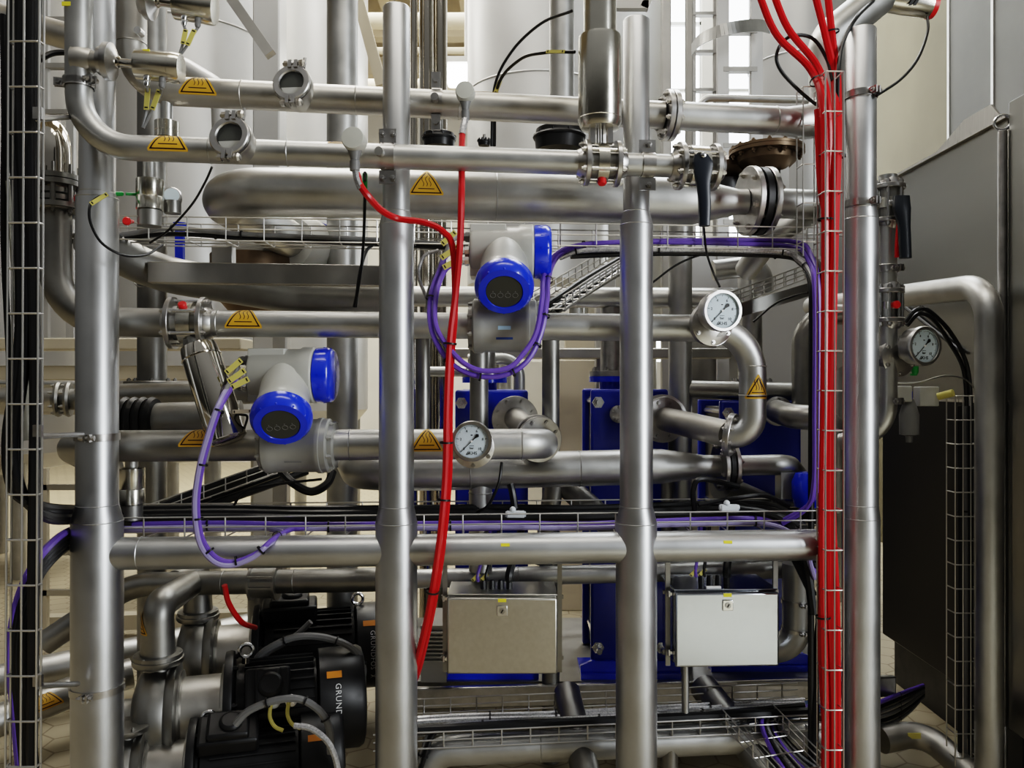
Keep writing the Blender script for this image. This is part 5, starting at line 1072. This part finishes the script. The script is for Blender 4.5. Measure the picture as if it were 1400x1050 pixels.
# ================================================================== transmitters and small valves at the far corner
def transmitter(label, a, b, r, dy, base=True):
    pa, pb = P(*a, dy), P(*b, dy); d = (pb - pa).normalized(); L = (pb - pa).length; rr = R(r, 200, dy)
    t = thing('pressure_transmitter', label, 'transmitter', pa)
    MB().lathe([(rr * .8, -.002), (rr * .98, .0), (rr, .006), (rr, L * .75), (rr * 1.03, L * .76), (rr * 1.03, L * .94), (rr * .97, L), (rr * .3, L + .002)], pa, d, 40).build('housing', POL, t)
    MB().lathe([(rr * .32, -.075), (rr * .42, -.07), (rr * .42, -.05), (rr * .30, -.045), (rr * .30, .002)], pa, d, 22).build('neck', CHROME, t)
    q = pa - d * .075
    MB().lathe([(rr * .62, -.035), (rr * .95, -.03), (rr * 1.0, -.018), (rr * 1.25, -.014), (rr * 1.25, .004), (rr * .9, .008), (rr * .55, .016), (rr * .35, .02)], q, d, 34).build('ferrule', FLG, t)
    g = []
    for k, (f, m) in enumerate(((.28, BOLT), (.62, GREYC))):
        s = pa + d * L * f + V((0, -rr * .35, -rr * .9)); MB().lathe([(.010, .0), (.010, .012), (.0085, .014), (.0095, .022), (.006, .03)], s, V((0, -.1, -1)), 10).build('cable_gland', m, t); g.append(s + V((0, -.003, -.03)))
    MB().box(pa + d * L * .3 + V((0, -rr * .6, rr * .8)), (.02, .004, .006)).build('yellow_label', YLAB, t)
    return t, pa, d, g, q
t1, pa, d_, g1, q1 = transmitter('lower polished transmitter with tagged leads above the corner pipe bend', (187, 88), (248, 94), 20, -.13)
MB().lathe([(.048, 0), (.044, .02), (.028, .05)], P(108, 84, -.112), V((1, -.15, 0)), 30).cyl(P(108, 84, -.112), q1, R(14, 150, -.12), 24).build('branch_nozzle', STEEL_W, p2)
t2_, pa2, d2_, g2_, q2 = transmitter('upper polished transmitter cut by the top edge, leads tagged yellow', (240, 5), (294, 13), 21, .0)
for lb, g, tgt in (('lead with a yellow tag under the lower transmitter, silver gland', g1[0], ((202, 130), (200, 150), (195, 175))), ('slanting lead under the lower transmitter, grey gland', g1[1], ((218, 132), (208, 150), (196, 175)))):
    o = cable(lb, [g] + [P(x, y, -.1) for x, y in tgt], .0045, GREYC)
    q = [P(x, y, -.115) for x, y in tgt]; markertag(o, q[0] + V((0, 0, .02)), q[1], .015)
for lb, g, tgt in (('lead with a yellow tag under the upper transmitter, nearer gland', g2_[0], ((254, 45), (250, 60), (245, 76))), ('slanting lead under the upper transmitter, farther gland', g2_[1], ((266, 45), (256, 62), (246, 76)))):
    o = cable(lb, [g] + [P(x, y, -.02) for x, y in tgt], .0045, GREYC)
    q = [P(x, y, -.035) for x, y in tgt]; markertag(o, q[0] + V((0, 0, .01)), q[1], .015)
def smallvalve(label, px, y0, y1, dy, r, red=False, cable_lb=None):
    a, b = P(px, y1, dy), P(px, y0, dy); rr = R(r, px, dy); t = thing('seat_valve', label, 'valve', a); L = b.z - a.z
    MB().lathe([(rr * .7, 0), (rr, .003), (rr, L * .42), (rr * .97, L * .44), (rr, L * .46), (rr, L), (rr * .7, L + .004)], a, Zv, 36).build('actuator_body', POL, t)
    MB().lathe([(rr * .85, -.05), (rr * .85, 0)], a, Zv, 28).build('bonnet', STEEL_D, t)
    MB().cyl(b, b + V((0, 0, .08)), rr * .5, 20).build('neck', STEEL, t)
    return t
smallvalve('polished valve cylinder with a green plug beside the thick post', 205, 246, 288, .07, 18)
smallvalve('polished valve cylinder hanging under the upper sticker pipe', 228, 167, 190, .11, 16)
smallvalve('dark polished valve cylinder under the lower pipe beside the thick post', 180, 640, 690, .20, 17)
gp = tag(MB().lathe([(.006, 0), (.0075, .004), (.0075, .046), (.006, .05)], P(148, 265, .0), P(173, 265, .05) - P(148, 265, .0), 12).cyl(P(172, 265, .05), P(190, 266, .07), .005, 10).build('green_plug', GREEN), 'green plug connector on the valve cylinder beside the thick post', 'plug')
o = cable('black wire looping across the thick post from the yellow tag', [P(148, 265, -.02), P(132, 271, -.07), P(123, 282, -.1), P(124, 305, -.11), P(140, 333, -.11), P(170, 349, -.08), P(200, 348, .0), P(222, 335, .1)], .0042, RUB)
markertag(o, P(124, 279, -.1), P(147, 265, -.085), .013)
cable('thin black wire falling diagonally from the sight glass to the tray', [P(290, 228, .05), P(280, 250, .08), P(262, 280, .12), P(230, 315, .17), P(205, 332, .22)], .0038, RUB)
o = cable('green-ended black cable dropping beside the capped post', [P(499, 236, -.02), P(499, 262, .1), P(497, 330, .15), P(492, 380, .16), P(484, 420, .17)], .005, RUB); MB().lathe([(.008, 0), (.008, .05)], P(499, 258, .05), Zv, 12).build('green_plug', GREEN, o)
cable('black cable branching off beside the green-ended one', [P(512, 333, .25), P(500, 345, .2), P(492, 375, .17), P(486, 420, .18)], .006, RUB)
o = cable('black hose with a yellow tag looping over to the polished actuator', [P(676, 200, .3), P(680, 120, .2), P(710, 82, .1), P(745, 72, .0), P(786, 71, -.09)], .0055, RUB); markertag(o, P(747, 70.5, -.03), P(772, 70.5, -.08), .010)
o = cable('higher black hose arching to the top of the polished actuator', [P(672, 200, .32), P(676, 120, .25), P(700, 70, .15), P(740, 32, .05), P(782, 15, -.08)], .005, RUB); markertag(o, P(677, 128, .2), P(684, 110, .2), .014)
cable('black wire dangling behind the capped post near the elbow gauge', [P(962, 310, .1), P(966, 345, .2), P(975, 372, .2), P(984, 392, .15)], .004, RUB)
cable('thin black wire sloping left of the hook bend gauge', [P(890, 388, .3), P(925, 362, .28), P(960, 348, .27), P(985, 346, .26)], .004, RUB)
cable('black wire swinging from behind the blue dome toward the tray', [P(1030, 440, .3), P(1060, 415, .3), P(1085, 405, .25), P(1105, 400, .15)], .004, RUB)
cable('grey braided hose hanging left of the purple loop', [P(600, 342, .2), P(580, 350, .2), P(572, 375, .2), P(580, 400, .22), P(590, 425, .25)], .006, BRAID)
# diagonal actuator under the red-dotted valve
pa, pb = P(272, 478, .08), P(312, 600, .02); d = pb - pa; L = d.length; rr = R(26, 290, .05)
t = thing('pneumatic_actuator', 'tilted dark polished actuator hanging beneath the red-dotted valve', 'actuator', pa)
MB().lathe([(rr * .5, -.02), (rr * .9, -.012), (rr * .95, .0), (rr, .03), (rr, L * .82), (rr * .97, L * .84), (rr * .97, L), (rr * .7, L + .01)], pa, d, 44).torus(pa + d.normalized() * .03, d, rr, .003, 40, 6).build('cylinder', CHROME, t)
MB().cyl(pa, P(262, 455, .10), rr * .45, 20).box(P(266, 470, .09), (.06, .04, .03)).build('yoke', STEEL_D, t)
o = cable('short tagged lead at the lower end of the tilted actuator', [P(312, 566, .03), P(330, 567, -.0), P(338, 570, -.0), P(334, 586, .02)], .004, RUB); markertag(o, P(318, 563, -.02), P(344, 562, -.02), .012, CREAM)
# far corner flange stack and elbow
t = thing('polished_elbow', 'dark polished elbow pipe above the flange stack at the far corner', 'pipe', P(76, 290, .14))
f = fillet([(P(30, 176, .35), .07), (P(76, 176, .14), .07), (P(76, 262, .14), .07)], .11); MB().tube([a for a, _ in f], R(20, 76, .14), 30).build('elbow_tube', CHROME, t)
fs = MB()
for y, r in ((244, 32), (252, 32), (262, 22), (272, 24), (283, 34)): fs.lathe([(R(r, 76, .13), -.008), (R(r, 76, .13), .008)], P(76, y, .13), Zv, 36)
fs.hexbolts(P(76, 250, .13), Zv, R(28, 76, .13), 8, .008, .09, -.09); fs.build('flange_stack', STEEL_D, t)
for px, py in ((109, 272), (175, 303)): tag(MB().lathe([(.012, 0), (.014, .01), (.01, .016)], P(px, py, .08), TOCAM, 14).cyl(P(px, py, .08), P(px + 6, py, .14), .006, 8).build('red_plug', REDCAP), 'red plug beside the thick post, %s the green connector' % ('before' if px < 150 else 'below'), 'plug')
sg = thing('small_gauge', 'small round gauge tucked behind the header pipe end', 'gauge', P(236, 285, .12)); MB().lathe([(R(12, 236, .12), -.03), (R(13, 236, .12), 0), (R(11, 236, .12), .006)], P(235, 268, .12), V((.3, -1, .2)), 28).build('case', FLG, sg); MB().lathe([(R(10, 236, .12), .006), (R(10, 236, .12), .008)], P(235, 268, .12), V((.3, -1, .2)), 28).build('dial', DIAL, sg); MB().cyl(P(236, 292, .12), P(236, 275, .12), R(11, 236, .12), 20).build('base', STEEL_D, sg)
fl = thing('flange_pair', 'dark wheel-like flange on the service pipe left of the thick post', 'flange', P(87, 555, Y=3.4)); 
for x in (80, 94): MB().lathe([(.07, -.01), (.075, 0), (.07, .01)], P(x, 546, Y=3.4), V((1, .3, 0)), 34).hexbolts(P(x, 546, Y=3.4), V((-1, -.3, 0)), .058, 6, .008, .012, .01).build('disc', STEEL_D, fl)
MB().cyl(P(76, 546, Y=3.4), P(118, 546, Y=3.4), .045, 24).build('spool', STEEL_D, fl)
bo = thing('banded_coupling', 'black banded rubber coupling on the pipe behind the thick post', 'coupling', P(190, 580, .35)); mb = MB()
for k in range(4): mb.lathe([(.075, -.014), (.082, 0), (.075, .014)], P(172 + 12 * k, 574, .35), Xv, 32)
mb.build('rubber_bellows', BLKP, bo); MB().cyl(P(150, 576, .35), P(330, 570, .38), .06, 24).build('pipe_stub', STEEL_D, bo)
vf = thing('flange_disc', 'wide flange disc at the foot of the pipe behind the thick post', 'flange', P(208, 528, Y=3.5)); flange(vf, P(208, 524, Y=3.5), Zv, R(36, Y=3.5), .02, 8, .009, STEEL_D)
# floor ladder rungs lying at the corner
lf = thing('cable_ladder_rack', 'pale ribbed cable ladder standing on the pavers beyond the basket', 'rack', P(85, 780, Y=4.4))
for px in (56, 62): MB().bar(P(px, 640, Y=4.4), P(px, 860, Y=4.4), .03, .03, Yv).build('stile', CREAM, lf)
for y in (666, 755, 810): MB().bar(P(40, y, Y=4.4), P(140, y, Y=4.4), .03, .03).build('rung', SHEET, lf)
tag(MB().bar(P(50, 852, Y=4.9), P(560, 838, Y=5.1), .09, .09).build('floor_conduit', CREAM), 'low pale conduit lying across the pavers behind the pumps', 'conduit')
tag(MB().box(P(597, 880, Y=3.25), (.10, .25, .22)).build('grille_block', FRAME_G), 'louvred grey block beside the matt control box', 'block')
lv_ = MB()
for k in range(8): lv_.box(P(596, 865 + 5.5 * k, Y=3.11), (.10, .012, .006))
tag(lv_.build('louvre', STEEL), 'thin louvre slats in front of the grey block', 'louvre')
# clamped drop pipe behind the mirror-bright box
vp = pipe('drop_pipe', 'clamped drop pipe with an elbow behind the mirror-bright box', 'pipe', [P(1089, 770, .32), P(1089, 882, .32), P(1040, 890, .35)], R(19, 1089, .32), .09, STEEL, 28)
for y in (822, 860): clampring(vp, P(1089, y, .32), Zv, R(19, 1089, .32), (.2, -1, 0), .014)

# ================================================================== camera, light, look
cam = bpy.data.cameras.new('camera'); cam.lens = 36 * F / 1400; cam.sensor_width = 36; cam.clip_end = 100
co = bpy.data.objects.new('camera', cam); COL.objects.link(co); co.location = (0, 0, H); co.rotation_euler = (PI / 2, 0, 0); SC.camera = co
def area(name, loc, target, sx, sy, power, col=(1, 1, 1)):
    l = bpy.data.lights.new(name, 'AREA'); l.shape = 'RECTANGLE'; l.size = sx; l.size_y = sy; l.energy = power; l.color = col
    o = bpy.data.objects.new(name, l); COL.objects.link(o); o.location = loc; o.rotation_euler = (V(target) - V(loc)).to_track_quat('-Z', 'Y').to_euler(); return o
area('window_light', (4.6, -.9, 2.6), (.3, 2.7, 1.4), .9, 3.6, 200, (.93, .97, 1))
area('hall_light', (.2, 1.0, 6.2), (.2, 3.2, 1.2), 3.6, .8, 60, (1, .95, .86))
area('rear_hall_light', (-3.2, 9.5, 6.9), (-2.5, 9, 0), 5, 6, 1050, (1, .955, .86))
sl_ = bpy.data.lights.new('added_floor_spot', 'SPOT'); sl_.energy = 2900; sl_.spot_size = .55; sl_.spot_blend = .8; sl_.color = (.72, .84, 1); sl_.shadow_soft_size = .2  # unseen spot added: bright floor patch for the control box door to reflect
so = bpy.data.objects.new('added_floor_spot', sl_); COL.objects.link(so); so.location = (2.3, -1.2, 5.0); so.rotation_euler = (V((1.85, .15, 0)) - V(so.location)).to_track_quat('-Z', 'Y').to_euler()
area('bay_light', (1.6, 6.8, 7.0), (1.2, 6.5, 0), 4, 2.6, 300, (.95, .98, 1))
area('gap_light', (-1.6, 5.0, 6.8), (-1.2, 5.2, 0), 3.5, 1.6, 150, (1, .96, .9))
w = bpy.data.worlds.new('hall_air'); SC.world = w; w.use_nodes = True; bg = w.node_tree.nodes['Background']
wt = w.node_tree; tc = wt.nodes.new('ShaderNodeTexCoord'); sx = wt.nodes.new('ShaderNodeSeparateXYZ'); rp = wt.nodes.new('ShaderNodeValToRGB')
mr = wt.nodes.new('ShaderNodeMapRange'); mr.inputs[1].default_value = -1; mr.inputs[2].default_value = 1
wt.links.new(tc.outputs['Generated'], sx.inputs[0]); wt.links.new(sx.outputs[2], mr.inputs[0]); wt.links.new(mr.outputs[0], rp.inputs[0]); wt.links.new(rp.outputs[0], bg.inputs[0])
e = rp.color_ramp.elements; e[0].position = .36; e[0].color = (.012, .011, .010, 1); e[1].position = .82; e[1].color = (.42, .42, .41, 1); m_ = e.new(.52); m_.color = (.055, .054, .05, 1)
bg.inputs[1].default_value = .6
SC.view_settings.view_transform = 'Filmic'; SC.view_settings.look = 'High Contrast'; SC.view_settings.exposure = .05
SC.cycles.max_bounces = 6; SC.cycles.glossy_bounces = 4; SC.cycles.diffuse_bounces = 3; SC.cycles.use_denoising = True
